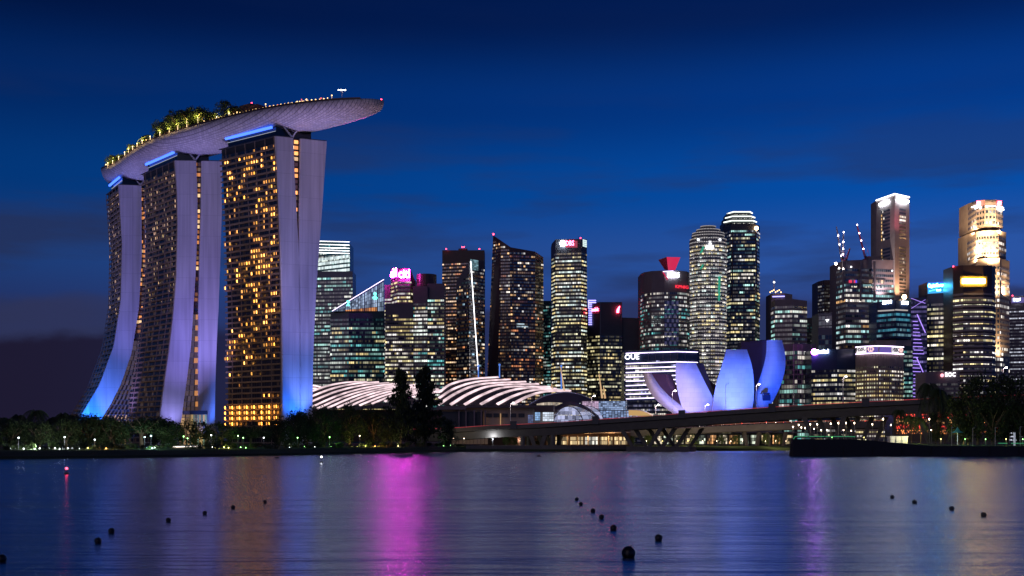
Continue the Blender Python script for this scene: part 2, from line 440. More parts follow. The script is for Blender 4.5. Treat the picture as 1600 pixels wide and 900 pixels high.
    for i, (k, z, t0, t1, c, ss) in enumerate(sorted(litwin, key=lambda r: -r[4][0])):
        a, b = z + 1.05, z + fh - .6
        mb = MB() if i < 98 else rest
        tm = t0 + (t1 - t0) * .42        # one curtain half drawn, so each room glows unevenly
        d = tuple(x * .22 for x in c)
        mb.face([W(tm, ss(a) + .4, a), W(t0, ss(a) + .4, a), W(t0, ss(b) + .4, b), W(tm, ss(b) + .4, b)], 0, c)
        mb.face([W(t1, ss(a) + .4, a), W(tm, ss(a) + .4, a), W(tm, ss(b) + .4, b), W(t1, ss(b) + .4, b)], 0, d)
        if i < 98: mb.build('window', M['lit_room'], root)
    if rest.f: tag(rest.build('window', M['lit_room'], root), kind='stuff')
    # slim vertical fins on the front
    for j in range(0, nb + 1, 4):
        mb = MB(); t = min(max(j * bw, .9), Lf - .3)
        mb.loft([[W(t - .15, interp(E[0], z) - 1.25, z), W(t + .15, interp(E[0], z) - 1.25, z), W(t + .15, interp(E[0], z) - .9, z), W(t - .15, interp(E[0], z) - .9, z)] for z in zs])
        mb.build('fin', M['slab'], root)
    # the lit slot between the leaves
    for k in range(nf + 1):
        z = Z0 + 1 + k * fh
        a, b = interp(E[1], z) + .02, interp(E[2], z) - .02
        if b - a < .5 or z + fh > ZT: continue
        mb = MB(); mb.obox(W(2.2, a, 0), u * 1.6, v * (b - a), z, z + 1.0)
        mb.build('gallery_floor', M['brown'], root)
        h = (z - Z0) / (ZT - Z0)
        mb = MB(); n = max(2, int((b - a) / 2.0))
        for j in range(n):
            s0_, s1_ = a + (b - a) * j / n + .1, a + (b - a) * (j + 1) / n - .1
            q = rng.choice((.04, .12, .3, .5, .7, 1.0)) if rng.random() < .8 else .03
            if hs['A'][0] < 200:      # farthest tower: orange down to its middle
                q *= 1.0 if h > .42 else .05
            elif hs['A'][0] < 300: q *= 1.0 if h > .6 else .35 if h > .48 else .02
            else: q *= 2.2 if h > .5 else .7
            c = (q, q * .36, q * .10) if rng.random() < .75 else (q * 1.3, q * .8, q * .4)
            if j % 2 and n > 3: c = tuple(x * .3 for x in c)
            mb.face([W(3, s0_, z + 1.0), W(3, s1_, z + 1.0), W(3, s1_, z + fh - .1), W(3, s0_, z + fh - .1)], 0, c)
        mb.glow = True; mb.build('gallery_window', M['lit_room'], root)
    # dark glass crown under the roof deck
    sA, sB = interp(E[0], ZT), interp(E[3], ZT)
    mb = MB(); mb.prism([W(5, sA + 3, 0), W(5, sB - 6, 0), W(Lf - 3, sB - 6, 0), W(Lf - 3, sA + 3, 0)], ZT - 1, ZT + 9)
    mb.build('crown', M['crown_glass'], root)
    mb = MB(); mb.obox(W(Lf - 3, sA + 2.6, 0), -u * (Lf - 8), v * .3, ZT + 4.25, ZT + 4.45)
    mb.build('light_strip', M['strip_dim'], root)
    mb = MB(); mb.prism([W(-.4, interp(E[0], ZT) - .8, 0), W(-.4, interp(E[1], ZT), 0), W(Lf, interp(E[1], ZT), 0), W(Lf, interp(E[0], ZT) - .8, 0)], ZT, ZT + .5); mb.build('roof', M['dark'], root)
    mb = MB(); mb.prism([W(-.4, interp(E[2], ZT), 0), W(-.4, sB, 0), W(Lf, sB, 0), W(Lf, interp(E[2], ZT), 0)], ZT, ZT + .5); mb.build('roof', M['dark'], root)
    # white V struts at the end
    sm = (interp(E[1], ZT) + interp(E[2], ZT)) / 2 - 2
    for d in (-5.5, 5.5):
        mb = MB(); mb.bar(W(1.5, sm, ZT + .5), W(3, sm + d, ZT + 8.5), .55, n=8); mb.build('strut', M['white'], root)
    mb = MB(); mb.bar(W(Lf - 4, sA + 1.0, ZT + 6.6), W(6, sA + 1.0, ZT + 6.6), .85, n=8)
    mb.build('light_strip', M['strip_blue'], root)
    # glass atrium between the splayed feet
    zmax = {0: 78, 1: 86}.get(seed)
    if zmax:
        n = 0
        z = Z0
        while z < zmax:
            a, b = interp(E[1], z), interp(E[2], z); a2, b2 = interp(E[1], z + 3.6), interp(E[2], z + 3.6)
            mb = MB(); low = z < 22
            m_ = max(2, int((b - a) / 2.6))
            for j in range(m_):
                f0, f1 = j / m_ + .03, (j + 1) / m_ - .03
                q = rng.uniform(.10, .6) if low else rng.uniform(.035, .075)
                c = (q, q * .6, q * .28) if low else (q * 1.1, q * .72, q * .72)
                if not low and j == m_ - 1 and seed == 1 : c = (.55, .22, .06) if n % 2 else (.06, .03, .02)
                mb.face([W(1.0, a + (b - a) * f0, z + .15), W(1.0, a + (b - a) * f1, z + .15), W(1.0, a2 + (b2 - a2) * f1, z + 3.45), W(1.0, a2 + (b2 - a2) * f0, z + 3.45)], 0, c)
            mb.glow = True; mb.build('atrium_glazing', M['panes'], root)
            mb = MB(); mb.obox(W(1.05, a, 0), u * .9, v * (b - a), z - .15, z + .15); mb.build('transom', M['metal'], root)
            z += 3.6; n += 1
        if seed == 1:
            mb = MB(); a, b = interp(E[1], 26), interp(E[2], 26)
            mb.prism([W(-9, a + 1, 0), W(-9, b + 1, 0), W(1, b - .5, 0), W(1, a + .5, 0)], 23, 25.5); mb.build('canopy', M['dark'], root)
            for q in range(3):
                mb = MB()
                for j in range(9):
                    s0_, s1_ = a + (b - a) * j / 9 + 1.1, a + (b - a) * (j + 1) / 9 + .9
                    e = rng.uniform(.06, .5); c = (e, e * .68, e * .25) if rng.random() < .7 else (e * .4, e * .6, e * .4)
                    mb.face([W(-8, s0_, 3 + q * 6.7), W(-8, s1_, 3 + q * 6.7), W(-8, s1_, 3 + q * 6.7 + 6.4), W(-8, s0_, 3 + q * 6.7 + 6.4)], 0, c)
                mb.build('lobby_glazing', M['panes'], root)
    # floodlights washing the end walls
    nrm = Vector((v.y, -v.x, 0))
    c1 = W(0, (interp(E[0], 100) + interp(E[3], 100)) / 2, 0)
    return root, A, u, v, nrm, W, E, ZT, Lf
HT = [hotel_tower(hs, i) for i, hs in enumerate(hotel_specs)]
LILAC = (.31, .25, 1.0); BLUE = (.01, .16, 1.0)
flood = [  # tower, leaf edge pair, colour, distance, along offset, target height, power, cone
  (0, 0, 1, LILAC, 60, 0, 145, 270e3, 50), (0, 0, 1, BLUE, 18, -8, 38, 360e3, 90), (0, 0, 1, (.30, .36, 1), 12, 12, 75, 70e3, 50),
  (1, 0, 1, LILAC, 60, 2, 100, 230e3, 62), (1, 0, 1, (.36, .34, 1), 14, 0, 50, 50e3, 70), (1, 2, 3, (.34, .28, 1), 60, 0, 115, 240e3, 50), (1, 2, 3, (.05, .18, 1), 11, 0, 50, 100e3, 60),
  (2, 0, 1, LILAC, 70, 0, 130, 125e3, 56), (2, 0, 1, BLUE, 12, 3, 58, 170e3, 60), (2, 2, 3, (.50, .42, 1), 70, 0, 135, 165e3, 52), (2, 2, 3, (.22, .33, 1), 12, -3, 75, 150e3, 44),
]
for ti, i0, i1, colr, dist, al, tz, pw, cone in flood:
    root, A, u, v, nrm, W, E, ZT, Lf = HT[ti]
    zb = 6 if dist > 30 else 5
    zc = 14 if dist < 30 else tz
    s = (interp(E[i0], zc) + interp(E[i1], zc)) / 2
    st_ = (interp(E[i0], tz) + interp(E[i1], tz)) / 2
    spot(W(0, s + al, zb) + nrm * dist, W(0, st_, tz), pw, colr, cone, .8, 1.5)

# warm spill from the gardens below onto the hotel fronts
for ti, pw in ((0, 36e3), (1, 75e3), (2, 70e3)):
    root, A, u, v, nrm, W, E, ZT, Lf = HT[ti]
    q = W(Lf * .5, interp(E[0], 3) - 95, 7); spot(q, W(Lf * .5, interp(E[0], 95), 95), pw, (1, .66, .36), 75, .8, 2)

# ------------------------------------------------------------------ the boat-shaped roof deck
cen = []
for (root, A, u, v, nrm, W, E, ZT, Lf) in HT:
    cen.append(A + u * (Lf * .46) + v * (interp(E[3], ZT) * .5 if True else 0))
tip = Vector((px(599, 676), 676, 0)); tail = Vector((px(176, 884), 884, 0))
ctrl = [tail + (tail - cen[0]) * .6, tail, cen[0], cen[1], cen[2], tip, tip + (tip - cen[2]) * .8]
def catmull(p, t):
    i = min(int(t), len(p) - 4); f = t - i; a, b, c, d = p[i:i + 4]
    return .5 * ((2 * b) + (c - a) * f + (2 * a - 5 * b + 4 * c - d) * f * f + (3 * b - a - 3 * c + d) * f ** 3)
NS = 72
TT = [4.0 * k / NS for k in range(NS + 1)]
pts = [catmull(ctrl, t) for t in TT]
arc = [0]
for a, b in zip(pts, pts[1:]): arc.append(arc[-1] + (b - a).length)
LEN = arc[-1]
DECK_Z = 207.0
def half_w(f):
    if f < .14: return 6 + 13.5 * math.sqrt(max(0, 1 - (1 - f / .14) ** 2))
    if f > .62: return 19.5 * max(.03, math.sqrt(max(0, 1 - ((f - .62) / .38) ** 2.3)))
    return 19.5
def keel(f):
    if f < .12: return 9 + 2.6 * math.sin(f / .12 * math.pi / 2)
    if f > .70: return 2.2 + 9.4 * math.sqrt(max(0, 1 - ((f - .70) / .30) ** 2))
    return 11.6
def deck_z(f): return DECK_Z + (4.0 * ((.12 - f) / .12) if f < .12 else 0) - (2.2 * ((f - .75) / .25) ** 2 if f > .75 else 0)
frames = []
for k, p in enumerate(pts):
    d = (pts[min(k + 1, NS)] - pts[max(k - 1, 0)]).normalized(); side_ = Vector((d.y, -d.x, 0))
    if side_.y > 0: side_ = -side_
    frames.append((p, d, side_, arc[k] / LEN))     # side_ points to the camera
def on_deck(f, lat, dz=0):
    for a, b in zip(frames, frames[1:]):
        if a[3] <= f <= b[3]:
            t = (f - a[3]) / max(1e-6, b[3] - a[3]); p = a[0].lerp(b[0], t); s = a[2].lerp(b[2], t)
            q = p + s * (lat * half_w(f)); return Vector((q.x, q.y, deck_z(f) + dz))
    return frames[-1][0]
sk = thing('roof_deck', 'long boat-shaped roof deck lying across the tops of three hotel towers', 'roof deck', (cen[1].x, cen[1].y, 194.5))
mb = MB(); rings = []
for p, d, s, f in frames:
    w_, k_, z_ = half_w(f), keel(f), deck_z(f); ring = []
    for i in range(17):
        a = -1 + 2 * i / 16
        ring.append(Vector((0, 0, z_ - k_ * (1 - abs(a) ** 2.3) ** .62)) + p + s * (w_ * a))
    rings.append(ring + [p + s * w_ * .96 + Vector((0, 0, z_ + .8)), p - s * w_ * .96 + Vector((0, 0, z_ + .8))])
mb.loft(rings)
def hull_mat():
    m = mat('hull_cladding_panels', (.5, .47, .52), .4, var=0); n = m.node_tree.nodes; l = m.node_tree.links
    t = n.new('ShaderNodeTexCoord'); br = n.new('ShaderNodeTexBrick'); mp = n.new('ShaderNodeMapping')
    mp.inputs['Rotation'].default_value = (0, 0, R(39)); l.new(t.outputs['Object'], mp.inputs[0]); l.new(mp.outputs[0], br.inputs[0])
    br.inputs['Scale'].default_value = .33; br.inputs['Color1'].default_value = (.56, .53, .58, 1); br.inputs['Color2'].default_value = (.40, .38, .43, 1); br.inputs['Mortar'].default_value = (.18, .17, .21, 1)
    br.inputs['Mortar Size'].default_value = .035; br.inputs['Brick Width'].default_value = .8; br.inputs['Row Height'].default_value = .4
    l.new(br.outputs[0], n['Principled BSDF'].inputs['Base Color']); return m
hull = mb.build('hull', hull_mat(), sk, smooth=True)
mb = MB(); m_ = [on_deck(f / 60, .93, 1.0) for f in range(1, 59)]
for a, b in zip(m_, m_[1:]): mb.bar(a, b, .12, n=4); mb.bar(a + Vector((0, 0, -.9)), b + Vector((0, 0, -.9)), .1, n=4)
mb.build('railing', M['metal'], sk)
mb = MB(); rim = [(on_deck(f / 60, .985, .2), on_deck(f / 60, .985, 1.5)) for f in range(1, 59)]
for (a, b), (c, d) in zip(rim, rim[1:]): mb.face([a, c, d, b])
mb.build('parapet', M['brown'], sk)
def deck_block(f0, f1, l0, l1, z0, z1, m, name):
    mb = MB(); mb.prism([on_deck(f0, l0), on_deck(f1, l0), on_deck(f1, l1), on_deck(f0, l1)], DECK_Z + z0, DECK_Z + z1); return mb.build(name, m, sk)
deck_block(.615, .70, -.5, .35, 0, 9.5, M['brown'], 'lift_housing')
deck_block(.63, .665, -.3, .1, 9.5, 13, M['brown'], 'plant_room')
deck_block(.70, .79, -.6, .3, 0, 4.2, M['dark'], 'restaurant')
deck_block(.42, .50, -.5, .0, 0, 3.6, M['dark'], 'pavilion')
rng = random.Random(5)
for i in range(96):
    if i < 34: f = .60 + .30 * i / 34; lat = .9; h = 1.9; c = 'warm_bulb'
    elif i < 66: f = .66 + .24 * rng.random(); lat = rng.uniform(-.3, .8); h = rng.uniform(2.6, 4.8); c = 'warm_bulb' if rng.random() < .65 else 'red_bulb'
    else: f = .04 + .56 * rng.random(); lat = rng.uniform(.2, .92); h = rng.uniform(1.6, 3.6); c = 'warm_bulb'
    if 'warm_bulb' not in M:
        M['warm_bulb'] = em('warm_garden_bulb', (1, .62, .25), 3.5); M['red_bulb'] = em('red_garden_bulb', (1, .14, .07), 2.2); M['big_bulb'] = em('bright_garden_bulb', (1, .72, .36), 6, 'FRONT')
    mb = MB(); q = on_deck(f, lat, h); mb.ball(q, rng.uniform(.28, .5), 6, 4); mb.bar(on_deck(f, lat, .7), q, .05, n=4)
    mb.build('garden_light', M[c], sk)
for f, lat, h, pw in ((.568, .97, 5, 7500), (.535, 1.0, 4, 5200), (.505, 1.0, 3.5, 5200), (.475, 1.0, 3, 4200), (.44, 1.0, 3, 3200), (.10, 1.0, 3, 4800), (.14, 1.0, 3, 4400), (.06, .9, 3, 3600), (.30, 1.0, 3, 4200), (.27, 1.0, 3, 3000), (.24, 1.0, 3, 3600), (.19, 1.0, 3, 3600), (.33, 1.0, 3, 3000), (.36, 1.0, 3, 4400), (.40, 1.0, 3, 4000), (.62, .9, 3, 2500), (.66, .95, 3, 1800)):
    q = on_deck(f, lat, h); mb = MB(); mb.ball(q, .30, 8, 5); mb.bar(on_deck(f, lat, .7), q, .07, n=4); b = mb.build('garden_light', M['big_bulb'], sk)
    point(q + Vector((0, -.2, .9)), pw, (1, .66, .22), .5)
for f in (.74, .80, .85): point(on_deck(f, .5, 4), 500, (1, .35, .15), .5)
# mast with a fan of white lamps near the tip, red lamps
q = on_deck(.905, .1, .8); mb = MB(); mb.bar(q, q + Vector((0, 0, 8)), .16, n=6)
top_ = q + Vector((0, 0, 8))
for a in range(5): mb.bar(top_ - Vector((0, 0, 1.2)), top_ + Vector(((a - 2) * 1.0, 0, .6)), .08, n=4)
mast = mb.build('lamp_mast', M['white'], sk)
for a in range(5):
    mb = MB(); mb.ball(top_ + Vector(((a - 2) * 1.0, 0, .9)), .36, 6, 4); mb.build('lamp', M['white_lamp'], mast)
for q in (on_deck(.995, 0, 1.2), on_deck(.66, 0, 13.6)):
    mb = MB(); mb.ball(q, .55, 6, 4); mb.build('warning_light', M['red_lamp'], sk)
# uplights under the hull: narrow floodlights standing on the ground in front of the towers
def hull_light(f, dist, f2, l2, pw, colr, cone=34):
    a = on_deck(f, 1.0); fr = min(frames, key=lambda q: abs(q[3] - f)); a = a + fr[2] * dist
    b = on_deck(f2, l2); spot((a.x, a.y, 5), (b.x, b.y, 203), pw, colr, cone, .9, 1.0)
for f, d, f2, l2, pw, c in (
    (.80, 40, .80, .3, 500e3, (.62, .50, 1)), (.93, 30, .91, .2, 420e3, (1, .62, .80)), (.60, 45, .60, .6, 330e3, (.60, .52, 1)),
    (.48, 45, .50, .6, 380e3, (.60, .52, 1)), (.30, 45, .31, .6, 380e3, (.62, .52, 1)), (.18, 50, .18, .6, 300e3, (.6, .52, 1)), (.05, 45, .05, .6, 330e3, (.45, .45, 1))):
    hull_light(f, d, f2, l2, pw * .8, c)
a = on_deck(.735, .2); b = on_deck(.76, .55); spot((a.x, a.y - 8, DECK_Z - 14), (b.x, b.y, 203), 9e3, (.10, .28, 1), 120, .9, .5)
# ------------------------------------------------------------------ office towers of the downtown skyline
WARM = [(1, .58, .24)]; YEL = [(1, .86, .42), (1, .95, .62), (1, .78, .35)]; COOL = [(.82, 1, .94), (1, 1, .9)]; TEAL = [(.16, .62, .62), (.5, .95, .85), (.9, 1, .9)]
WHITE = [(1, .92, .80), (1, .97, .93)]; MIXW = WHITE + YEL + [(.6, .95, .85)]; ORAN = [(1, .5, .18), (1, .66, .35), (1, .36, .14)]
def style(**k):
    d = dict(fh=4.1, pw=1.9, sill=.30, head=.78, gap=.16, on=.30, stay=.70, pal=MIXW, lo=.2, hi=1.3, full=.04, wall='dark', pane='panes', out=.25, blank=()); d.update(k); return d
def at_vertex(c, z, zb, zt):
    (p, Y, tp), pt = c[:3], (c[3] if len(c) > 3 else c[0])
    f = min(1, max(0, (z - zb) / (zt - zb))); q = p + (pt - p) * f
    return Vector((px(q, Y), Y, z))
def wall_mesh(chain, zb, depth, m, root, name='wall'):
    tops = [pz(c[2], c[1]) for c in chain]
    lo = [at_vertex(c, zb, zb, t) for c, t in zip(chain, tops)]; hi = [at_vertex(c, t, zb, t) for c, t in zip(chain, tops)]
    back = Vector((0, depth, 0))
    lo += [lo[-1] + back, lo[0] + back]; hi += [hi[-1] + back, hi[0] + back]
    mb = MB(); mb.loft([lo, hi]); return mb.build(name, m, root)
def facade(root, chain, st, rng, zb, skip_top=2.5, name='window_band', z_from=None):
    tops = [pz(c[2], c[1]) for c in chain]; zmax = max(tops); fh = st['fh']
    z = (z_from or zb) + 1
    while z + fh < zmax - skip_top + .5:
        mb = MB(); floor_on = st['on'] * rng.choice((.6, 1.2, 1.5, 1.8, 2.2)); full = rng.random() < st['full']; fl_c = rng.choice(st['pal'])
        if any(a <= z <= b for a, b in st['blank']): floor_on = 0; full = False
        for i in range(len(chain) - 1):
            a, b = chain[i], chain[i + 1]; za, zb_ = tops[i], tops[i + 1]
            p0, p1 = at_vertex(a, z, zb, za), at_vertex(b, z, zb, zb_)
            n_ = max(1, int((p1 - p0).length / st['pw'] + .5)); d = (p1 - p0); nr = Vector((d.y, -d.x, 0)).normalized() * st['out']
            on = rng.random() < floor_on; c = rng.choice(st['pal']); q = 1.25 * rng.uniform(st['lo'], st['hi'])
            for k in range(n_):
                t0, t1 = (k + st['gap'] / 2) / n_, (k + 1 - st['gap'] / 2) / n_
                loc = min(za + (zb_ - za) * t0, za + (zb_ - za) * t1)
                if z + fh > loc - skip_top: continue
                if rng.random() > st['stay']:
                    on = rng.random() < floor_on
                    if on: c = rng.choice(st['pal']) if rng.random() < .4 else fl_c; q = rng.uniform(st['lo'], st['hi'])
                h0, h1 = z + fh * st['sill'], z + fh * st['head']
                A0, B0 = at_vertex(a, h0, zb, za), at_vertex(b, h0, zb, zb_); A1, B1 = at_vertex(a, h1, zb, za), at_vertex(b, h1, zb, zb_)
                g = (0, 0, 0)
                if on or full:
                    e = q * rng.uniform(.35, 1.4) * (.2 if rng.random() < .18 else 1); g = tuple(x * e for x in c)
                elif rng.random() < .6: e = rng.uniform(.006, .07); g = tuple(x * e for x in fl_c)
                mb.face([A0.lerp(B0, t0) + nr, A0.lerp(B0, t1) + nr, A1.lerp(B1, t1) + nr, A1.lerp(B1, t0) + nr], 0, g)
        if mb.f: mb.glow = True; mb.build(name, M[st['pane']], root)
        z += fh
def tower(name, label, tiers, st, depth=28, cat='office tower', zb=3.0, seed=None, skip=2.5, bands=True):
    """tiers: list of (chain, picture row of the tier's foot or None); a chain runs left to right over the visible faces"""
    c0 = tiers[0][0]; mid = c0[len(c0) // 2]
    root = thing(name, label, cat, (px(mid[0], mid[1]), mid[1], zb))
    rng = random.Random(seed if seed is not None else sum(map(ord, label)))
    for chain, foot in tiers:
        zf = zb if foot is None else pz(foot, chain[0][1])
        wall_mesh(chain, zf, depth, M[st['wall']], root)
        if bands: facade(root, chain, st, rng, zf, skip)
    return root
def strip(root, p, q, r=.5, m='strip_white', name='light_strip', n=4):
    mb = MB(); mb.bar(p, q, r, n=n); return mb.build(name, M[m], root)
def lamp_on(root, p, r=.9, m='red_lamp', name='warning_light'):
    mb = MB(); mb.ball(p, r, 6, 4); return mb.build(name, M[m], root)
def slab(root, name, a0, a1, r0, r1, Y, d, m):
    """a block between two picture columns and rows, its front at distance Y"""
    mb = MB(); mb.box(px(a0, Y), px(a1, Y), Y, Y + d, pz(r1, Y), pz(r0, Y)); return mb.build(name, M[m] if isinstance(m, str) else m, root)
def glow_panel(root, name, p0, p1, z0, z1, cols, rows, fn, out=.3, pane='panes', gap=.08):
    d = Vector(p1) - Vector(p0); nr = Vector((d.y, -d.x, 0)).normalized() * out; mb = MB()
    for r in range(rows):
        for c in range(cols):
            t0, t1 = (c + gap / 2) / cols, (c + 1 - gap / 2) / cols; a, b = z0 + (z1 - z0) * (r + gap) / rows, z0 + (z1 - z0) * (r + 1 - gap) / rows
            q0, q1 = Vector(p0) + d * t0 + nr, Vector(p0) + d * t1 + nr
            mb.face([(q0.x, q0.y, a), (q1.x, q1.y, a), (q1.x, q1.y, b), (q0.x, q0.y, b)], 0, fn(c, r))
    mb.glow = True; return mb.build(name, M[pane], root)
rg = random.Random(11)

# 1 white topped tower behind the hotel
S = style(wall='teal', pane='panes_blue', pal=TEAL + COOL, on=.46, stay=.74, lo=.12, hi=.9, sill=.28, head=.78)
t = tower('office_tower', 'teal glass tower with bright white upper storeys, half hidden by the nearest hotel tower', [([(484, 1330, 374), (547, 1295, 381)], None), ([(484, 1290, 424), (551, 1283, 424)], None)], S)
for k, r in enumerate(range(399, 428, 7)):
    glow_panel(t, 'window_band', P(486, r, 1328), P(547, r, 1294), pz(r + 5, 1300), pz(r, 1300), 24, 1, lambda c, r_: gv((.85, 1, 1), .5, 1.3), .8)
for r in (377, 382, 387, 391, 395): strip(t, P(498, r, 1322) + Vector((0, -1, 0)), P(546, r + 1.2, 1294) + Vector((0, -1, 0)), .35, 'strip_white')
# 2 glass wedge crown
S = style(wall='teal', pane='panes_blue', pal=TEAL + TEAL + YEL, on=.52, stay=.74, lo=.10, hi=.9, fh=4.6, blank=((pz(515, 1235), pz(488, 1235)),))
t = tower('office_tower', 'dark teal tower under a wedge of lit glass with a slanting ridge', [([(516, 1240, 487), (545, 1235, 487), (601, 1235, 487)], None)], S)
mb = MB(); Y = 1234
mb.loft([[P(519, 487, Y), P(600, 487, Y), P(600, 437, Y), P(519, 486, Y)], [P(519, 487, Y + 24), P(600, 487, Y + 24), P(600, 437, Y + 24), P(519, 486, Y + 24)]]); mb.build('crown', M['navy'], t)
for k in range(8):
    a, b = 519.6 + k * 10.1, 519.6 + (k + 1) * 10.1 - .9
    ra, rb = 487 - (a - 519) / 81 * 49, 487 - (b - 519) / 81 * 49
    mb = MB(); n = 6
    for j in range(n):
        for i in range(3):
            f0, f1 = i / 3 + .03, (i + 1) / 3 - .03; A, B = a + (b - a) * f0, a + (b - a) * f1
            tA, tB = ra + (rb - ra) * f0 + 1.2, ra + (rb - ra) * f1 + 1.2
            g0, g1 = j / n, (j + .9) / n; q = rg.uniform(.10, .75) * (1 if k > 1 else .6); c = (.55 * q, .72 * q, 1.0 * q)
            if j == 0 and 2 <= k <= 6: c = (q * 1.1, q * .42, q * .12)
            mb.face([P(A, 486 + (tA - 486) * g0, Y - .5), P(B, 486 + (tB - 486) * g0, Y - .5), P(B, 486 + (tB - 486) * g1, Y - .5), P(A, 486 + (tA - 486) * g1, Y - .5)], 0, c)
    mb.build('crown_glazing', M['panes_blue'], t)
M['teal_sign'] = em('teal_sign', (.12, 1, .75), 3.0)
mb = MB(); mb.ball(P(586, 459, Y - 2), 1.6, 8, 5); 
mb.loft([[P(583.6, 468, Y - 2), P(588.6, 468, Y - 2), P(588.6, 468, Y - 1), P(583.6, 468, Y - 1)], [P(585, 461, Y - 2), P(587.4, 461, Y - 2), P(587.4, 461, Y - 1), P(585, 461, Y - 1)]])
mb.bar(P(582.5, 466, Y - 2), P(586, 462, Y - 2), .5, n=4); mb.bar(P(589.8, 466, Y - 2), P(586, 462, Y - 2), .5, n=4); mb.build('sign', M['teal_sign'], t)
mb = MB(); mb.ball(P(544, 471, Y - 2), 1.2, 6, 4); mb.bar(P(541.5, 478, Y - 2), P(546, 471, Y - 2), .5, n=4); mb.bar(P(546, 478, Y - 2), P(542, 470, Y - 2), .5, n=4); mb.build('sign', M['teal_sign'], t)
strip(t, P(519, 486, Y - 1), P(600, 436.5, Y - 1), .4, 'strip_lilac', 'roof_edge')
# 3 twin bank block with the pink sign
S = style(wall='mauve', pal=WHITE + YEL, on=.42, stay=.72, lo=.2, hi=1.3, fh=3.9, sill=.3, head=.75)
t = tower('office_tower', 'grey bank tower with a glowing pink and white sign on its roof block', [([(601, 1216, 445), (612, 1214, 445)], None), ([(611, 1212, 419), (621, 1196, 419), (641, 1195, 419), (647, 1203, 435)], None), ([(602, 1192, 474), (646, 1190, 474)], None)], S, skip=11)
M['citi_letters'] = em('pink_white_sign_letters', (1, .05, .72), 215, 'FRONT')
M['pink_panel'] = em('pink_sign_panel', (1, .03, .42), 1.3)
glow_panel(t, 'sign_panel', P(622.5, 430, 1194.6), P(640.5, 430, 1194.4), pz(436, 1195), pz(420, 1195), 1, 1, lambda c, r: (.85, .02, .34), .3)
glow_panel(t, 'sign_panel', P(611.5, 430, 1211), P(620.5, 430, 1197), pz(436, 1200), pz(420, 1200), 1, 1, lambda c, r: (.55, .02, .30), .3)
lettering('citi', P(623, 434.5, 1194.6), P(640.2, 434.5, 1194.4), 9.0, M['citi_letters'], t, 'sign', .9)
lettering('citi', P(611.6, 434.5, 1211), P(620.4, 434.5, 1197), 9.0, M['citi_letters'], t, 'sign', .9)
mb = MB()
for k in range(10):
    a0, a1 = math.pi * (1 - k / 10), math.pi * (1 - (k + 1) / 10)
    mb.bar(P(632.5 + 6 * math.cos(a0), 424.5 - 3.2 * math.sin(a0), 1193), P(632.5 + 6 * math.cos(a1), 424.5 - 3.2 * math.sin(a1), 1193), .45, n=4)
M['red_arc'] = em('red_sign_arc', (1, .02, .12), 9, 'FRONT'); mb.build('sign_arc', M['red_arc'], t)
t = tower('office_tower', 'grey office block with a brown drum on its roof and rows of pin-point windows', [([(645, 1192, 447), (668, 1188, 447)], None), ([(668, 1192, 443), (694, 1190, 443)], None)], style(wall='mauve', pal=WHITE + YEL + TEAL, on=.42, stay=.72, lo=.2, hi=1.2, fh=3.9), skip=14)
for r in (449, 453.5, 458):
    for a, b in ((646, 667), (669, 693)):
        glow_panel(t, 'window_band', P(a, r, 1187.6), P(b, r, 1187.6), pz(r + 2.2, 1187), pz(r, 1187), 9, 1, lambda c, r_: (lambda q: (q, q * .97, q))(rg.choice((.1, .8, .9, .5))), .4, gap=.5)
mb = MB(); cx, cyy, rr = px(666.5, 1203), 1203, 10.5
ring = [(cx + rr * math.cos(2 * math.pi * i / 24), cyy + rr * math.sin(2 * math.pi * i / 24)) for i in range(24)]
mb.prism(ring, pz(448, 1200), pz(429, 1200)); mb.build('roof_drum', M['brown'], t, smooth=False)
# 4, 5
t = tower('office_tower', 'brown slab tower with orange windows and red lamps along its flat roof', [([(691, 1400, 391), (757, 1386, 391)], None)], style(wall='brown', pal=ORAN + [(1, .7, .45)], on=.26, stay=.5, lo=.25, hi=1.3, pw=2.3, sill=.35, head=.75, full=.02), skip=14)
for a, r in ((697, 389), (722, 386), (725, 386), (749, 389)): lamp_on(t, P(a, r, 1396), .8)
mb = MB(); Y = 1395; mb.box(px(716, Y), px(730, Y), Y + 4, Y + 16, pz(391, Y), pz(387.5, Y)); mb.build('plant_room', M['dark'], t)
t = tower('office_tower', 'slim grey tower with a slanting top and one white line of light down its edge', [([(713, 1332, 440), (733, 1316, 408), (757, 1336, 406)], None)], style(wall='grey', pal=ORAN + WHITE + [(.5, .8, 1)], on=.14, stay=.35, lo=.2, hi=1.1, pw=1.8, full=0), skip=9)
glow_panel(t, 'lit_panel', P(734.5, 420, 1316), P(747, 420, 1326), pz(422, 1320), pz(405.5, 1320), 6, 7, lambda c, r: gv((.45, .85, 1), .12, .5), .4)
strip(t, P(735.5, 408, 1313), P(748, 592, 1318), .55, 'strip_white')
# 6 the sail
S = style(wall='brown', pal=WARM + ORAN + WHITE, on=.13, stay=.42, lo=.2, hi=1.2, fh=3.6, pw=2.2, sill=.3, head=.8, full=0)
t = tower('residential_tower', 'brown twin towers like a sail, tapering to a sharp peak with a red lamp', [([(757, 1300, 367.5, 770.5), (780, 1288, 376, 783), (803, 1286, 387, 799)], None), ([(801, 1284, 386, 796), (836, 1290, 393), (849, 1302, 402)], None)], S, cat='residential tower', depth=24)
lamp_on(t, P(771, 366, 1300), 1.0); strip(t, P(802, 392, 1281), P(803, 600, 1283), .4, 'slab', 'edge_fin')
for r, a, b in ((509, 807, 825), (505, 807, 820)): glow_panel(t, 'window_band', P(a, r, 1285), P(b, r, 1288), pz(r + 2.4, 1285), pz(r, 1285), 7, 1, lambda c, r_: gv((.7, .9, 1), .2, .8), .7)
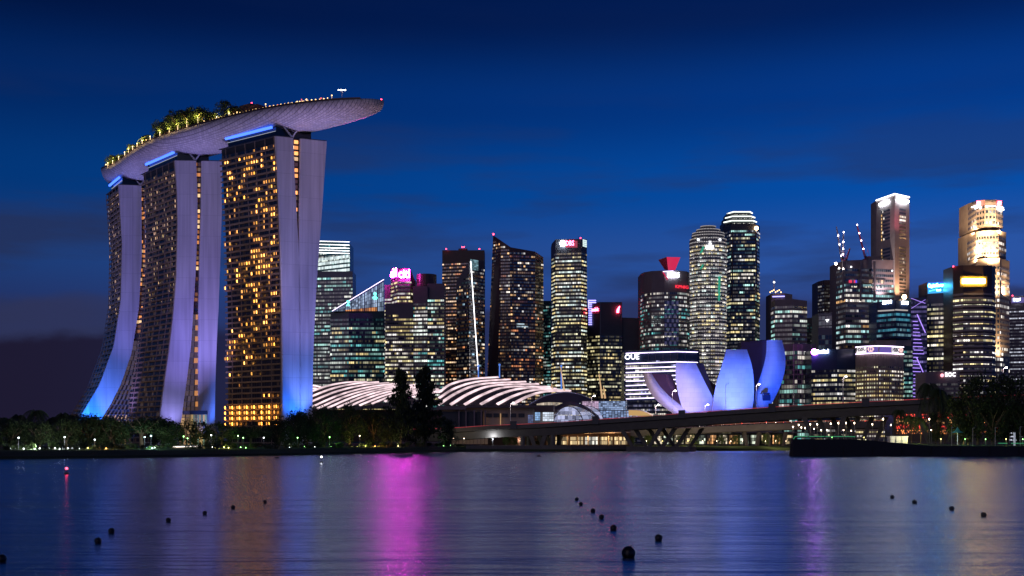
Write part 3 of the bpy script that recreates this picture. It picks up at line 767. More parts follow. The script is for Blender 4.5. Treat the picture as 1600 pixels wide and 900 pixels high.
# 7 tower with the red bank sign
S = style(wall='dark', pal=YEL + COOL, on=.58, stay=.76, lo=.2, hi=1.4, fh=4.1, sill=.32, head=.74)
t = tower('office_tower', 'tall dark tower with yellow lit storeys and a red and white sign at its top', [([(862, 1312, 381), (868, 1296, 374), (908, 1290, 373.5), (917, 1302, 374)], None)], S, skip=14)
lettering('DBS', P(884, 384, 1293), P(897, 384, 1291.5), 5.6, M['sign_red'], t, 'sign', .6)
M['red_panel'] = em('red_sign_panel', (1, .01, .05), .55)
glow_panel(t, 'sign_panel', P(883, 384, 1293.2), P(903, 384, 1291), pz(388, 1292), pz(375.5, 1292), 1, 1, lambda c, r: (.30, .004, .02), .3)
mb = MB(); c_ = P(879, 380.3, 1291); [mb.bar(c_ + Vector((math.cos(a) * 3.2, 0, math.sin(a) * 3.2)), c_ - Vector((math.cos(a) * 3.2, 0, math.sin(a) * 3.2)), 1.0, n=6) for a in (0, math.pi / 3, 2 * math.pi / 3)]; mb.build('sign_emblem', M['sign_white'], t)
glow_panel(t, 'lit_panel', P(910, 385, 1293), P(916.5, 385, 1301), pz(386, 1297), pz(374.5, 1297), 2, 4, lambda c, r: (.8, 1.0, .95), .4)
strip(t, P(904, 374, 1300), P(904, 369, 1300), .25, 'metal', 'antenna'); lamp_on(t, P(907, 372, 1300), .7)
# 8, 9
t = tower('office_block', 'low teal-lit glass block right of the sail-shaped towers', [([(845, 1460, 470), (866, 1450, 470)], None)], style(wall='teal', pane='panes_blue', pal=TEAL, on=.4, lo=.1, hi=.6), cat='office block')
t = tower('office_tower', 'dark tower with a blue lit bracket up its edge and a red roof emblem', [([(917, 1334, 474), (937, 1322, 472), (972, 1326, 472)], None), ([(971, 1330, 496), (1001, 1330, 497)], None)], style(wall='dark', pal=YEL, on=.26, stay=.7, lo=.2, hi=1.1), skip=36)
M['bracket'] = em('blue_white_bracket', (.35, .32, 1), 2.6)
for k in range(13): strip(t, P(919.8, 473.5 + k * 2.8, 1330), P(924.6, 473.5 + k * 2.8, 1328), .62, 'bracket', 'bracket_light')
for r in (469.5, 472.6): strip(t, P(919.5, r, 1330), P(931, r, 1325), .8, 'bracket', 'bracket_light')
strip(t, P(919.5, 469, 1331), P(919.5, 482, 1331), .6, 'bracket', 'bracket_light')
lettering('mbk', P(925.5, 487, 1328.4), P(936, 487, 1322.2), 4.4, M['sign_red'], t, 'sign', .8)
glow_panel(t, 'sign_panel', P(925, 487, 1328.6), P(937, 487, 1322), pz(491, 1325), pz(480, 1325), 1, 1, lambda c, r: (.13, .004, .02), .3)
mb = MB(); mb.loft([[P(963.4, 488.6, 1324), P(967, 488.6, 1324), P(967, 488.6, 1323), P(963.4, 488.6, 1323)], [P(963.8, 484, 1324), P(967.6, 483, 1324), P(967.6, 483, 1323), P(963.8, 484, 1323)], [P(967.6, 478.2, 1324), P(968.6, 478.4, 1324), P(968.6, 478.4, 1323), P(967.6, 478.2, 1323)]]); mb.build('sign_emblem', M['sign_red'], t)
glow_panel(t, 'sign_panel', P(960, 484, 1325.6), P(971.5, 484, 1325.9), pz(492, 1325), pz(475, 1325), 1, 1, lambda c, r: (.10, .001, .006), .3)
strip(t, P(938, 474, 1321), P(938, 600, 1321), .35, 'metal', 'edge_fin')
# 10 barrel with the red funnel
S = style(wall='mauve', pal=TEAL + WHITE, on=.34, stay=.6, lo=.1, hi=1.0, pw=2.0, fh=4.4, gap=.3)
ch10 = [(1001, 1312, 428), (1006, 1296, 425.5), (1018, 1284, 423.5), (1038, 1278, 422.5), (1058, 1278, 422.5), (1073, 1286, 424), (1081, 1304, 428)]
t = tower('office_tower', 'round-cornered grey tower with a red lit funnel standing on its roof', [(ch10, None)], S, skip=22)
for r in (429, 435): glow_panel(t, 'louvre_band', P(1004, r, 1297), P(1036, r, 1277), pz(r + 4.5, 1285), pz(r, 1285), 14, 1, lambda c, r_: (.03, .03, .035), .6, gap=.5)
glow_panel(t, 'louvre_band', P(1060, 440, 1279), P(1077, 440, 1294), pz(441, 1285), pz(428, 1285), 9, 3, lambda c, r_: gv((1, .95, 1), .02, .30), .7, gap=.4)
for k in range(10):
    glow_panel(t, 'chequer_band', P(1038, 470 + k * 7, 1277), P(1060, 470 + k * 7, 1278), pz(476.4 + k * 7, 1277), pz(470 + k * 7, 1277), 6, 1, lambda c, r_, k=k: (.045, .04, .09) if (c + k) % 2 else (.004, .004, .012), 1.0)
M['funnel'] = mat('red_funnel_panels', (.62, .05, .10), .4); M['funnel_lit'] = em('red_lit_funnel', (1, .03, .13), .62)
mb = MB(); Yf = 1286
b4 = [P(1039, 422, Yf), P(1044, 422, Yf - 6), P(1055, 422, Yf - 1), P(1050, 422, Yf + 5)]; t4 = [P(1028.5, 406, Yf), P(1041.5, 401.6, Yf - 9), P(1063, 402, Yf), P(1049, 405, Yf + 10)]
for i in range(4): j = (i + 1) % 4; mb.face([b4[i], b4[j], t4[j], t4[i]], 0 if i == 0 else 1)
mb.face(t4, 0); mb.face(b4[::-1], 0); mb.build('funnel', [M['funnel'], M['funnel_lit']], t)
mb = MB(); mb.loft([[b4[1].lerp(b4[2], .12) + Vector((0, -.6, .5)), b4[1].lerp(b4[2], .62) + Vector((0, -.6, .5)), b4[1].lerp(b4[2], .62) + Vector((0, -.2, .5)), b4[1].lerp(b4[2], .12) + Vector((0, -.2, .5))],
    [t4[1].lerp(t4[2], .10).lerp(b4[1], .25) + Vector((0, -.6, 0)), t4[1].lerp(t4[2], .5).lerp(b4[1], .3) + Vector((0, -.6, 0)), t4[1].lerp(t4[2], .5).lerp(b4[1], .3) + Vector((0, -.2, 0)), t4[1].lerp(t4[2], .1).lerp(b4[1], .25) + Vector((0, -.2, 0))]]); 
M['sahni'] = M['sign_white']; lettering('Sahini', P(1043.5, 433.5, 1277.4), P(1060.5, 431, 1277.4), 6.0, M['sign_white'], t, 'sign', .8)
M['red_sign_soft'] = em('soft_red_sign', (1, .03, .06), 1.6); lettering('KPNIG', P(1055, 450, 1276), P(1075, 449, 1284), 3.4, M['red_sign_soft'], t, 'sign', .8)
glow_panel(t, 'lit_panel', P(1061, 520, 1280), P(1079, 520, 1300), pz(525, 1290), pz(472, 1290), 7, 10, lambda c, r: gc((1, .92, .6), (.02, .3, .8, 1.0)), .8, gap=.35)
strip(t, P(1036, 425, 1277), P(1043, 437, 1276.5), .8, 'funnel_lit', 'sign_edge'); strip(t, P(1036, 424.5, 1277), P(1052, 423.5, 1276.5), .5, 'strip_lilac', 'light_strip')
glow_panel(t, 'lit_panel', P(1018, 500, 1283), P(1033, 500, 1278), pz(507, 1280), pz(492, 1280), 7, 5, lambda c, r: gc((.9, 1, 1), (.02, .1, .4)), .8, gap=.3)
# 11 round tower of white ring balconies
def arc_chain(cx, Y, rad, top, n=13, a0=186, a1=354):
    c = []
    for i in range(n):
        a = R(a0 + (a1 - a0) * i / (n - 1)); x, y = px(cx, Y) + rad * math.cos(a), Y + rad * .8 * math.sin(a)
        c.append((800 + x / y * F, y, HZ - (pz(top, Y) - CH) / y * F))
    return c
S = style(wall='grey', pal=YEL + COOL + WHITE, on=.60, stay=.6, lo=.1, hi=1.5, fh=4.0, pw=2.2, sill=.4, head=.95, out=.3)
c11 = arc_chain(1106.5, 1250, 19.6, 376)
t = tower('office_tower', 'round tower ringed by a white lit ledge on every storey under a stepped crown', [(c11, None), (arc_chain(1106.5, 1250, 17.2, 366, 11), 380), (arc_chain(1106.5, 1250, 12.5, 360, 9), 368), (arc_chain(1106.5, 1250, 8, 354.5, 7), 361)], S, skip=4, depth=8)
M['ledge'] = em('glowing_white_ledge', (1, .93, .86), .34, base=(.7, .7, .7))  # floodlighting put in as the ledge's own glow
z = pz(376, 1250); zk = 0
rings = [(20.1, pz(376, 1250)), (17.8, pz(370, 1250)), (17.5, pz(366, 1250)), (13, pz(360.5, 1250)), (8.6, pz(355, 1250))]
z = pz(376, 1250) - 4.0
while z > 40: rings.append((20.3, z)); z -= 4.0
for rad, z in rings:
    mb = MB(); pr = []
    for i in range(25):
        a = R(183 + 174 * i / 24); pr.append((px(106.5 + 1000, 1250) + rad * math.cos(a), 1250 + rad * .8 * math.sin(a)))
    # dashed glow painted along the ledge, with dark gaps
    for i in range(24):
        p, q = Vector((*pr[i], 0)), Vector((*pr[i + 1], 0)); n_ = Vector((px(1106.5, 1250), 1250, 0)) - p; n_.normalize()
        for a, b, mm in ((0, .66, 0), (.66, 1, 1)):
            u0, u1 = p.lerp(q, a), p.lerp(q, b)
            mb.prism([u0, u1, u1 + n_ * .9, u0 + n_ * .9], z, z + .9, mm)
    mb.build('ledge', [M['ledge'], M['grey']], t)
c_ = P(1107, 382, 1234)
mb = MB(); mb.loft([[P(1102.5, 389, 1232), P(1115.5, 389, 1232), P(1115.5, 389, 1233), P(1102.5, 389, 1233)], [P(1103, 383.5, 1232), P(1115, 383.5, 1232), P(1115, 383.5, 1233), P(1103, 383.5, 1233)]]); mb.build('sign', M['strip_white'], t)
mb = MB(); mb.loft([[P(1107.4, 381.5, 1232), P(1111.6, 381.5, 1232), P(1111.6, 381.5, 1233), P(1107.4, 381.5, 1233)], [P(1109, 376.5, 1232), P(1110, 376.5, 1232), P(1110, 376.5, 1233), P(1109, 376.5, 1233)]]); mb.build('sign_emblem', M['strip_white'], t)
for a in (1091, 1125): lamp_on(t, P(a, 374.5, 1236), 1.3, 'strip_white', 'floodlight_lamp')
M['green_panel'] = em('green_screen', (.04, .55, .35), .55)
for a0, r0, a1, r1 in ((1093, 396, 1101, 385), (1093, 421, 1100, 413), (1122, 432, 1125, 470)):
    mb = MB(); Y = 1233; mb.loft([[P(a0, r0, Y), P(a0 + 4, r0 - 1, Y), P(a0 + 4, r0 - 1, Y + 1), P(a0, r0, Y + 1)], [P(a1 - 3, r1, Y), P(a1, r1, Y), P(a1, r1, Y + 1), P(a1 - 3, r1, Y + 1)]]); mb.build('green_light', M['green_panel'], t)
# 12 dark tower with a white lit crown
S = style(wall='dark', pal=WHITE + YEL + [(.5, .9, .8)], on=.25, stay=.74, lo=.25, hi=1.3, fh=4.1, pw=2.0)
t = tower('office_tower', 'tall dark tower with a tiered white lit crown beside the round tower', [([(1129, 1334, 353), (1142, 1312, 350), (1180, 1310, 350), (1187, 1330, 353)], None), ([(1131.5, 1330, 346), (1143, 1315, 343), (1177, 1314, 343), (1181, 1330, 346)], 352), ([(1134, 1328, 339), (1144, 1318, 336.5), (1174, 1317, 336.5), (1179, 1330, 339)], 345), ([(1137, 1326, 332.5), (1146, 1320, 330.5), (1172, 1320, 330.5), (1175, 1330, 332.5)], 338)], S, skip=5)
M['crown_white'] = em('white_crown_light', (.92, 1, .93), 1.9)
for r, a, b, c, d in ((345.4, 1131, 1143, 1177, 1182), (338.6, 1133.5, 1144, 1174, 1179.5), (331.6, 1136.5, 1146, 1172, 1175.5)):
    pts_ = [P(a, r + 2.2, 1329), P(b, r - .6, 1312), P(c, r - .6, 1311), P(d, r + 1.6, 1328)]
    for p, q in zip(pts_, pts_[1:]): strip(t, p, q, .75, 'crown_white')
for r0, r1, a, b in ((347, 351, 1143, 1178), (340, 343.5, 1144, 1175), (333.5, 337, 1146, 1172)):
    glow_panel(t, 'crown_window', P(a, r1, 1311.5), P(b, r1, 1311), pz(r1, 1311), pz(r0, 1311), 12, 1, lambda c, r: gc((1, 1, .85), (.1, .5, .9)), .5, gap=.4)
for a in (1145, 1181): strip(t, P(a, 362, 1309), P(a + (2 if a > 1170 else -1), 470, 1309), .9, 'brown', 'pilaster')
lamp_on(t, P(1182, 356.5, 1308), 2.2, 'warm_lamp', 'floodlight_lamp')
# 13 block with a mast
S = style(wall='mauve', pal=WHITE + TEAL, on=.30, stay=.86, lo=.2, hi=1.0, fh=5.2, pw=2.6, sill=.35, head=.85)
t = tower('office_tower', 'tower with a lit mast and an orange lit terrace on its stepped top', [([(1205, 1335, 471), (1211, 1318, 469), (1238, 1312, 467), (1261, 1320, 470)], None), ([(1205, 1338, 459), (1226, 1330, 458), (1238, 1336, 460)], 471)], S, skip=4)
strip(t, P(1209.5, 452, 1334), P(1209.5, 436, 1334), .7, 'white', 'mast'); lamp_on(t, P(1209.5, 441, 1334), 1.2, 'strip_white', 'mast_light')
for a in range(7): lamp_on(t, P(1203.5 + a * 2.8, 456.5 - (a % 3) * 1.6, 1332), .8, 'warm_bulb', 'terrace_light')
strip(t, P(1207, 463.5, 1329), P(1226, 463, 1328), .8, 'bracket'); strip(t, P(1206.5, 470, 1332), P(1208.5, 600, 1332), 1.1, 'stone', 'edge_column')
t = tower('office_block', 'pale framed grid block standing in front of the tower with the mast', [([(1217, 1206, 538), (1246, 1192, 537), (1275, 1206, 538)], None)], style(wall='mauve', pal=WHITE + TEAL, on=.30, stay=.8, lo=.15, hi=.9, fh=5.0, pw=3, sill=.22, head=.9), cat='office block')
for a, Y in ((1218, 1203), (1240, 1192.5), (1253, 1193.5), (1268, 1200)): strip(t, P(a, 538, Y), P(a, 632, Y), .45, 'stone', 'column')
# 14, 15
t = tower('office_block', 'dark low block between the stepped tower and the small grey glass tower', [([(1261, 1430, 497), (1282, 1425, 495)], None)], style(wall='dark', on=.05, pal=TEAL), cat='office block')
t = tower('office_tower', 'small grey glass tower with a white triangle sign and a grid front', [([(1279, 1256, 490), (1300, 1250, 488)], None), ([(1278.5, 1238, 512), (1300, 1236, 512)], None)], style(wall='grey', pal=[(.5, .7, .8)], on=.06, lo=.05, hi=.2, fh=5.5, pw=3.4, sill=.12, head=.9))
mb = MB(); Y = 1249; mb.loft([[P(1290, 499, Y), P(1295.6, 499, Y), P(1292, 503.5, Y)], [P(1290, 499, Y - .6), P(1295.6, 499, Y - .6), P(1292, 503.5, Y - .6)]]); mb.build('sign_emblem', M['strip_white'], t)
t = tower('office_tower', 'brown tower wrapped in building scaffold behind the crane-topped block', [([(1278, 1424, 440), (1288, 1412, 437.5), (1312, 1412, 437)], None)], style(wall='brown', pal=WHITE, on=.16, stay=.5, lo=.15, hi=.8, fh=4.2, pw=2.4))
for k in range(9):
    strip(t, P(1278 + k * 3.6, 440 - min(k, 3) * .8, 1409), P(1278 + k * 3.6, 600, 1409), .16, 'metal', 'scaffold_pole')
# 16 crane block
S = style(wall='mauve', pal=WHITE + [(1, .55, .2), (.5, .9, .9)], on=.30, stay=.86, lo=.2, hi=1.1, fh=5.8, pw=2.6, sill=.36, head=.82, blank=((pz(437, 1305), pz(405, 1305)),))
t = tower('office_tower', 'mauve concrete block still under construction with tower cranes on its roof', [([(1357, 1334, 400.5), (1392, 1330, 400)], None), ([(1307, 1324, 411), (1321, 1302, 407), (1345, 1304, 406), (1396, 1312, 406)], None)], S, skip=6)
glow_panel(t, 'lit_floor', P(1349, 441, 1303), P(1382, 441, 1309), pz(443, 1305), pz(436.5, 1305), 12, 1, lambda c, r: gc((1, .6, .35), (.05, .3, 1.4)), .5)
glow_panel(t, 'lit_floor', P(1326, 441, 1302), P(1344, 441, 1303), pz(442.5, 1303), pz(437.5, 1303), 7, 1, lambda c, r: rg.choice(((.9, .05, .1), (.1, .08, .9), (.02, .02, .05))), .5)
glow_panel(t, 'lit_floor', P(1330, 449, 1303), P(1382, 449, 1309), pz(449.5, 1305), pz(446.5, 1305), 26, 1, lambda c, r: gc((1, .9, .7), (.1, .8, 1.2)), .5)
for a in (1317, 1344, 1366): slab(t, 'pier', a, a + 2.6, 408, 470, 1300, 3, 'mauve')
lamp_on(t, P(1306, 412, 1300), 1.6, 'white_lamp', 'work_light')
for a, r in ((1311, 419), (1317.5, 420), (1394, 423), (1330, 417)): lamp_on(t, P(a, r, 1300), .9, 'white_lamp' if a < 1320 else 'strip_white', 'work_light')
# cranes
M['crane_red'] = mat('red_crane_paint', (.5, .06, .09), .5); M['crane_pale'] = mat('pale_crane_paint', (.6, .55, .62), .5); M['crane_lamp'] = em('crane_work_lamp', (1, .9, 1), 12, 'FRONT')
def crane(label, foot, jib, m, Y, lights):
    f, j = P(foot[0], foot[1], Y), P(jib[0], jib[1], Y - 8)
    r = thing('tower_crane', label, 'crane', f - Vector((0, 0, 6)), 'luffing cranes on the construction block')
    mb = MB(); mb.bar(f - Vector((0, 0, 6)), f, .9, n=4); mb.build('mast', m, r)
    d = j - f; n1 = d.cross(Vector((0, 1, 0))).normalized() * .8; n2 = Vector((0, .7, 0)); mb = MB()
    cs = (n1 + n2, n1 - n2, -n1)
    for c in cs: mb.bar(f + c, j + c * .3, .42, n=4)
    for k in range(16):
        a, b = k / 16, (k + 1) / 16
        for q in range(3): mb.bar(f + d * a + cs[q] * (1 - .7 * a), f + d * b + cs[(q + 1) % 3] * (1 - .7 * b), .24, n=3)
    mb.build('jib', m, r)
    mb = MB(); mb.bar(f, f + Vector((5 if d.x < 0 else -5, 1, 1)), .8, n=4); mb.build('counter_jib', m, r)
    mb = MB(); mb.bar(f + Vector((5 if d.x < 0 else -5, 1, 1)), f + Vector((3 if d.x < 0 else -3, 0, 9)), .2, n=4); mb.bar(f, f + Vector((3 if d.x < 0 else -3, 0, 9)), .2, n=4); mb.bar(f + Vector((3 if d.x < 0 else -3, 0, 9)), j, .08, n=3); mb.build('stay', m, r)
    mb = MB(); mb.box(f.x - 1, f.x + 1, f.y - 2.4, f.y - .6, f.z - 1, f.z + 1.2); mb.build('cab', M['dark'], r)
    for a in lights: lamp_on(r, f + d * a + Vector((0, -1.2, 0)), .75, 'crane_lamp', 'work_lamp')
crane('pale crane with its boom leaning left, leftmost on the construction block', (1315, 405), (1307, 354), M['crane_pale'], 1318, (.1, .45, .72))
crane('pale crane with a near-upright boom beside the leftmost crane', (1316.5, 404), (1318, 361), M['crane_pale'], 1312, (.15, .35, .6, .95))
crane('red crane with a long boom reaching up and left above the block', (1352, 402), (1338.5, 350), M['crane_red'], 1318, (.25, .5, .72, .97))
crane('small red crane with a short boom leaning right on the roof', (1322, 407), (1328, 388), M['crane_red'], 1310, ())
# 17 tallest pale tower
S = style(wall='stone', pal=WHITE + WARM, on=.10, stay=.6, lo=.2, hi=1.2, fh=4.0, pw=2.0, sill=.25, head=.75)
t = tower('office_tower', 'tall pale stone tower with a white lit roof edge, tallest beside the cranes', [([(1369, 1342, 313.5), (1398, 1310, 303.5), (1421, 1326, 308.5)], None)], S, bands=False, depth=20)
z = pz(330, 1320); k = 0
while z > 60:
    mb = MB()
    for (A0, B0, f0, f1) in ((P(1369, 0, 1342), P(1398, 0, 1310), .28, .76), (P(1398, 0, 1310), P(1421, 0, 1326), .30, .74)):
        if k in (9, 10): continue
        d = B0 - A0; nr = Vector((d.y, -d.x, 0)).normalized() * .3; lit = rg.random() < .10; n = 8
        for j in range(n):
            t0, t1 = f0 + (f1 - f0) * (j + .12) / n, f0 + (f1 - f0) * (j + .88) / n; q = rg.uniform(.5, 1.4) if (lit or rg.random() < .04) else 0
            if j == 0 and A0.y > 1330 and 1 <= k < 22: q = .9
            g = (q, q * (.6 if j == 0 else .9), q * (.2 if j == 0 else .75)); u0, u1 = A0 + d * t0 + nr, A0 + d * t1 + nr
            mb.face([(u0.x, u0.y, z), (u1.x, u1.y, z), (u1.x, u1.y, z + 2.3), (u0.x, u0.y, z + 2.3)], 0, g)
    if mb.f: mb.glow = True; mb.build('window_band', M['panes'], t)
    z -= 4.0; k += 1
for p, q in ((P(1369, 313.2, 1341), P(1398, 303, 1308.6)), (P(1398, 303, 1308.6), P(1421, 308.2, 1325))): strip(t, p, q, .8, 'strip_white')
for a0, r0, Y0, a1, r1, Y1 in ((1374, 320.5, 1336, 1388, 315.5, 1320.5), (1402, 312, 1312.2, 1418, 315.5, 1323.5)):
    p, q = P(a0, r0, Y0) + Vector((0, -1.5, 0)), P(a1, r1, Y1) + Vector((0, -1.5, 0)); mb = MB(); mb.bar(p, q, 1.6, n=8); m2 = p.lerp(q, .5); mb.bar(m2 - Vector((0, 0, 2)), m2 + Vector((0, 0, 5)), .6, n=6); mb.build('sign', M['sign_white'], t)
spot(P(1412, 470, 1300), P(1410, 400, 1318), 1.6e5, (1, .55, .28), 90, .8, 1); spot(P(1376, 468, 1296), P(1384, 390, 1326), 1.9e5, (.9, .74, .72), 80, .8, 1); spot(P(1405, 345, 1296), P(1403, 340, 1314), 1.2e4, (1, .2, .3), 120, .8, 1)  # second spot is a fill added to lighten the left face
# 18, 19
t = tower('office_block', 'blue glass block with two white signs in front of the tall pale tower', [([(1370, 1234, 472), (1400, 1216, 469), (1423, 1226, 471)], 531)], style(wall='navy', pane='panes_blue', pal=[(.12, .55, .75), (.4, .8, .95)], on=.5, stay=.85, lo=.08, hi=.6, fh=5.4), cat='office block', skip=12)
wall_mesh([(1368, 1236, 531), (1400, 1220, 531), (1424, 1228, 531)], 3, 24, M['stone'], t, 'podium')
lettering('SPH', P(1380, 475.5, 1228), P(1393, 474.5, 1220.2), 3.6, M['sign_white'], t, 'sign', .7); lettering('SPH', P(1409, 475.5, 1219.8), P(1418, 476, 1223.6), 3.4, M['sign_white'], t, 'sign', .7)
lamp_on(t, P(1413, 464, 1218), 2.6, 'warm_lamp', 'floodlight_lamp')
strip(t, P(1372, 486, 1230), P(1397, 484.5, 1215.5), .9, 'ledge', 'light_strip'); strip(t, P(1399, 484, 1214), P(1418, 485, 1222), .9, 'ledge', 'light_strip')
t = tower('office_tower', 'slender tower drawn in violet lines of light with slanting edges', [([(1423.5, 1262, 466), (1448, 1258, 464)], None)], style(wall='navy', pal=[(.45, .35, 1)], on=.4, stay=.8, lo=.05, hi=.35, fh=5), bands=True)
M['violet'] = em('violet_light_strip', (.42, .26, 1), 1.6)
for k in range(22):
    r = 502 + k * 5.6; ph = (k * 5.6 % 62) / 62; w0 = 1425; w1 = 1434 + 12 * (ph if r < 555 else ((r - 555) / 62 % 1)); 
    strip(t, P(w0 + rg.uniform(0, 3), r, 1257), P(w1, r + .5, 1256), .42, 'violet')
for a0, r0, a1, r1 in ((1433, 491, 1446, 520), (1432, 558, 1447, 592)): strip(t, P(a0, r0, 1256), P(a1, r1, 1255), .5, 'violet')
strip(t, P(1423.5, 466, 1256), P(1446, 474, 1256), .25, 'violet'); strip(t, P(1424, 482, 1256), P(1446, 468, 1256), .2, 'violet')
# 20, 21
t = tower('office_tower', 'navy glass tower with a blue sign panel and a pale fin up its right edge', [([(1449, 1284, 441), (1487, 1272, 439.5)], None)], style(wall='navy', pal=YEL + WHITE, on=.34, stay=.8, lo=.3, hi=1.3, fh=5.0), skip=20)
glow_panel(t, 'sign_panel', P(1449.6, 450, 1283.6), P(1486, 450, 1272.4), pz(458, 1278), pz(440.5, 1278), 6, 3, lambda c, r: (.004, .16 - .02 * c + .12 * (2 - r), .9), .3, gap=0)
M['sign_cyan'] = em('cyan_white_letters', (.05, .50, 1), 100, 'FRONT'); lettering('CapitaCommond', P(1450.5, 451, 1283.2), P(1482, 449, 1273.6), 5.2, M['sign_cyan'], t, 'sign', .8)
lettering('fund', P(1463.5, 455, 1279.4), P(1470, 454.6, 1277.4), 2.0, M['sign_cyan'], t, 'sign', .8); strip(t, P(1452, 455, 1281), P(1463, 451.8, 1277), .4, 'teal_sign', 'sign_swoosh')
strip(t, P(1488, 430, 1270), P(1490.5, 600, 1270), 1.1, 'white', 'edge_fin'); lamp_on(t, P(1488, 433, 1268), 1.4, 'strip_white', 'fin_light')
t = tower('office_tower', 'dark tower with a blank glowing yellow sign above curved pale ledges', [([(1489, 1246, 416), (1505, 1236, 414.5), (1536, 1234, 414.5), (1550, 1240, 415), (1555, 1252, 417)], None)], style(wall='brown', pal=WHITE + YEL, on=.42, stay=.8, lo=.3, hi=1.4, fh=6.2, pw=2.4, sill=.42, head=.84, blank=((pz(456, 1240), pz(400, 1240)),)), skip=30)
M['yellow_sign'] = em('yellow_sign_box', (1, .64, .18), 34, 'FRONT'); M['sign_halo'] = mat('sign_halo_yellow', (.30, .22, .04), .5)  # the sign's halo is painted into the yellow of the board
mb = MB(); mb.box(px(1501, 1232), px(1543, 1232), 1233.2, 1233.8, pz(448, 1232), pz(431, 1232)); mb.build('halo_board', M['sign_halo'], t)
mb = MB(); mb.box(px(1504, 1232), px(1539, 1232), 1231.5, 1233.1, pz(443, 1232), pz(435.5, 1232)); mb.build('sign', M['yellow_sign'], t)
for k in range(24):
    r = 459 + k * 6.3; mb = MB(); q = [P(1489, r, 1246), P(1505, r, 1236), P(1536, r, 1234), P(1550, r, 1240), P(1555, r, 1252)]; z0 = q[2].z
    mb.prism([(v.x, v.y - 1.0, 0) for v in q] + [(q[-1].x, q[-1].y + 4, 0), (q[0].x, q[0].y + 4, 0)], z0 - 1.2, z0 + .9); mb.build('ledge', M['stone'], t)
lamp_on(t, P(1489.5, 416.5, 1244), .8)
# 22 golden stepped tower
S = style(wall='tan', pal=WHITE, on=.12, stay=.5, lo=.6, hi=2.4, fh=6.0, pw=3.7, sill=.22, head=.72, gap=.40)
t = tower('office_tower', 'gold floodlit stepped tower with punched windows and red emblems near its top', [
    ([(1511, 1338, 411), (1525, 1302, 405), (1543, 1290, 403), (1562, 1290, 403), (1577.5, 1314, 408)], None),
    ([(1511.5, 1342, 366), (1525, 1308, 362), (1541, 1296, 360), (1560, 1296, 360), (1572, 1314, 363)], 411),
    ([(1513, 1346, 318), (1526, 1314, 313.5), (1539, 1302, 312), (1556, 1302, 312), (1567, 1316, 314)], 364)], S, skip=3)
for p, q in ((P(1540, 322, 1299), P(1556, 322, 1299)), (P(1518, 324, 1330), P(1526, 321, 1311))): strip(t, p, q, .7, 'strip_white')
for a, r, Y in ((1528, 317.5, 1309), (1561, 317.5, 1306)):
    mb = MB(); c_ = P(a, r, Y); [mb.bar(c_ + Vector((k * 1.1 - 1.6, -1.5, -2.2)), c_ + Vector((k * 1.1 - 1.6, -1.5, 2.2)), .38, n=4) for k in range(4)]; mb.bar(c_ + Vector((-2.2, -1.5, 0)), c_ + Vector((2.2, -1.5, 0)), .35, n=4); mb.build('sign_emblem', M['sign_red'], t)
lettering('UOB', P(1557.5, 326.5, 1303), P(1566.5, 327, 1314), 3.6, M['sign_white'], t, 'sign', 1.2); lettering('UOB', P(1524.5, 326.5, 1318), P(1530, 325.8, 1309), 3.4, M['sign_white'], t, 'sign', 1.2)
GOLD = (1, .70, .38)
for a, r, Y, ta, tr, pw in ((1521, 409, 1300, 1520, 372, 5e4), (1550, 408, 1276, 1550, 375, 9e4), (1540, 365, 1284, 1545, 335, 3.6e4), (1518, 366, 1315, 1518, 335, 3e4), (1565, 364, 1292, 1563, 335, 2.6e4), (1570, 459, 1292, 1570, 430, 5e4), (1552, 459, 1276, 1552, 430, 4e4), (1530, 470, 1262, 1530, 430, 3e4), (1566, 560, 1276, 1566, 500, 2.4e4), (1520, 395, 1300, 1522, 350, 2e4)):
    spot(P(a, r, Y), P(ta, tr, Y + 24), pw * 5.2, GOLD, 110, .8, 1)
# 23
t = tower('office_tower', 'pale violet banded tower with a small white sign at the picture edge', [([(1577, 1505, 463), (1615, 1495, 462)], None)], style(wall='mauve', pal=[(.8, .85, 1)], on=.25, stay=.9, lo=.1, hi=.8, fh=4.4, sill=.4, head=.75), skip=14)
lettering('Singtel', P(1583.5, 471.5, 1503), P(1594, 471.5, 1500), 4.4, M['sign_white'], t, 'sign', .8); lamp_on(t, P(1582, 462, 1500), .8)
glow_panel(t, 'sign_panel', P(1579, 470, 1504.4), P(1612, 470, 1496), pz(474, 1500), pz(464, 1500), 1, 1, lambda c, r: (.09, .06, .24), .3)
# 24 .. 27 front row
t = tower('office_block', 'low dark navy block with a white name and magenta emblem at its roof corner', [([(1268, 1164, 547), (1308, 1150, 545.5), (1339, 1158, 545.5)], None)], style(wall='navy', pal=YEL + WHITE, on=.34, stay=.82, lo=.15, hi=1.0, fh=4.6, blank=((pz(566, 1155), pz(540, 1155)),)), cat='office block', skip=18)
lettering('GuocoLand', P(1276, 552.5, 1160), P(1294, 551.5, 1154), 4.0, M['sign_white'], t, 'sign', .8)
M['magenta'] = em('magenta_emblem', (.72, .14, 1), 50, 'FRONT'); mb = MB(); c_ = P(1272, 550, 1160); [mb.bar(c_ + Vector((math.cos(a) * 2.4, -.8, math.sin(a) * 2.4)), c_ + Vector((math.cos(a + 1.05) * 2.4, -.8, math.sin(a + 1.05) * 2.4)), .9, n=5) for a in (0, 1.05, 2.1, 3.14, 4.19, 5.24)]; mb.ball(c_ + Vector((0, -.8, 0)), 1.3, 6, 4); mb.build('sign_emblem', M['magenta'], t)
S = style(wall='tan', pal=WHITE + YEL, on=.55, stay=.75, lo=.3, hi=1.2, fh=4.0, pw=2.6, sill=.35, head=.75, gap=.4)
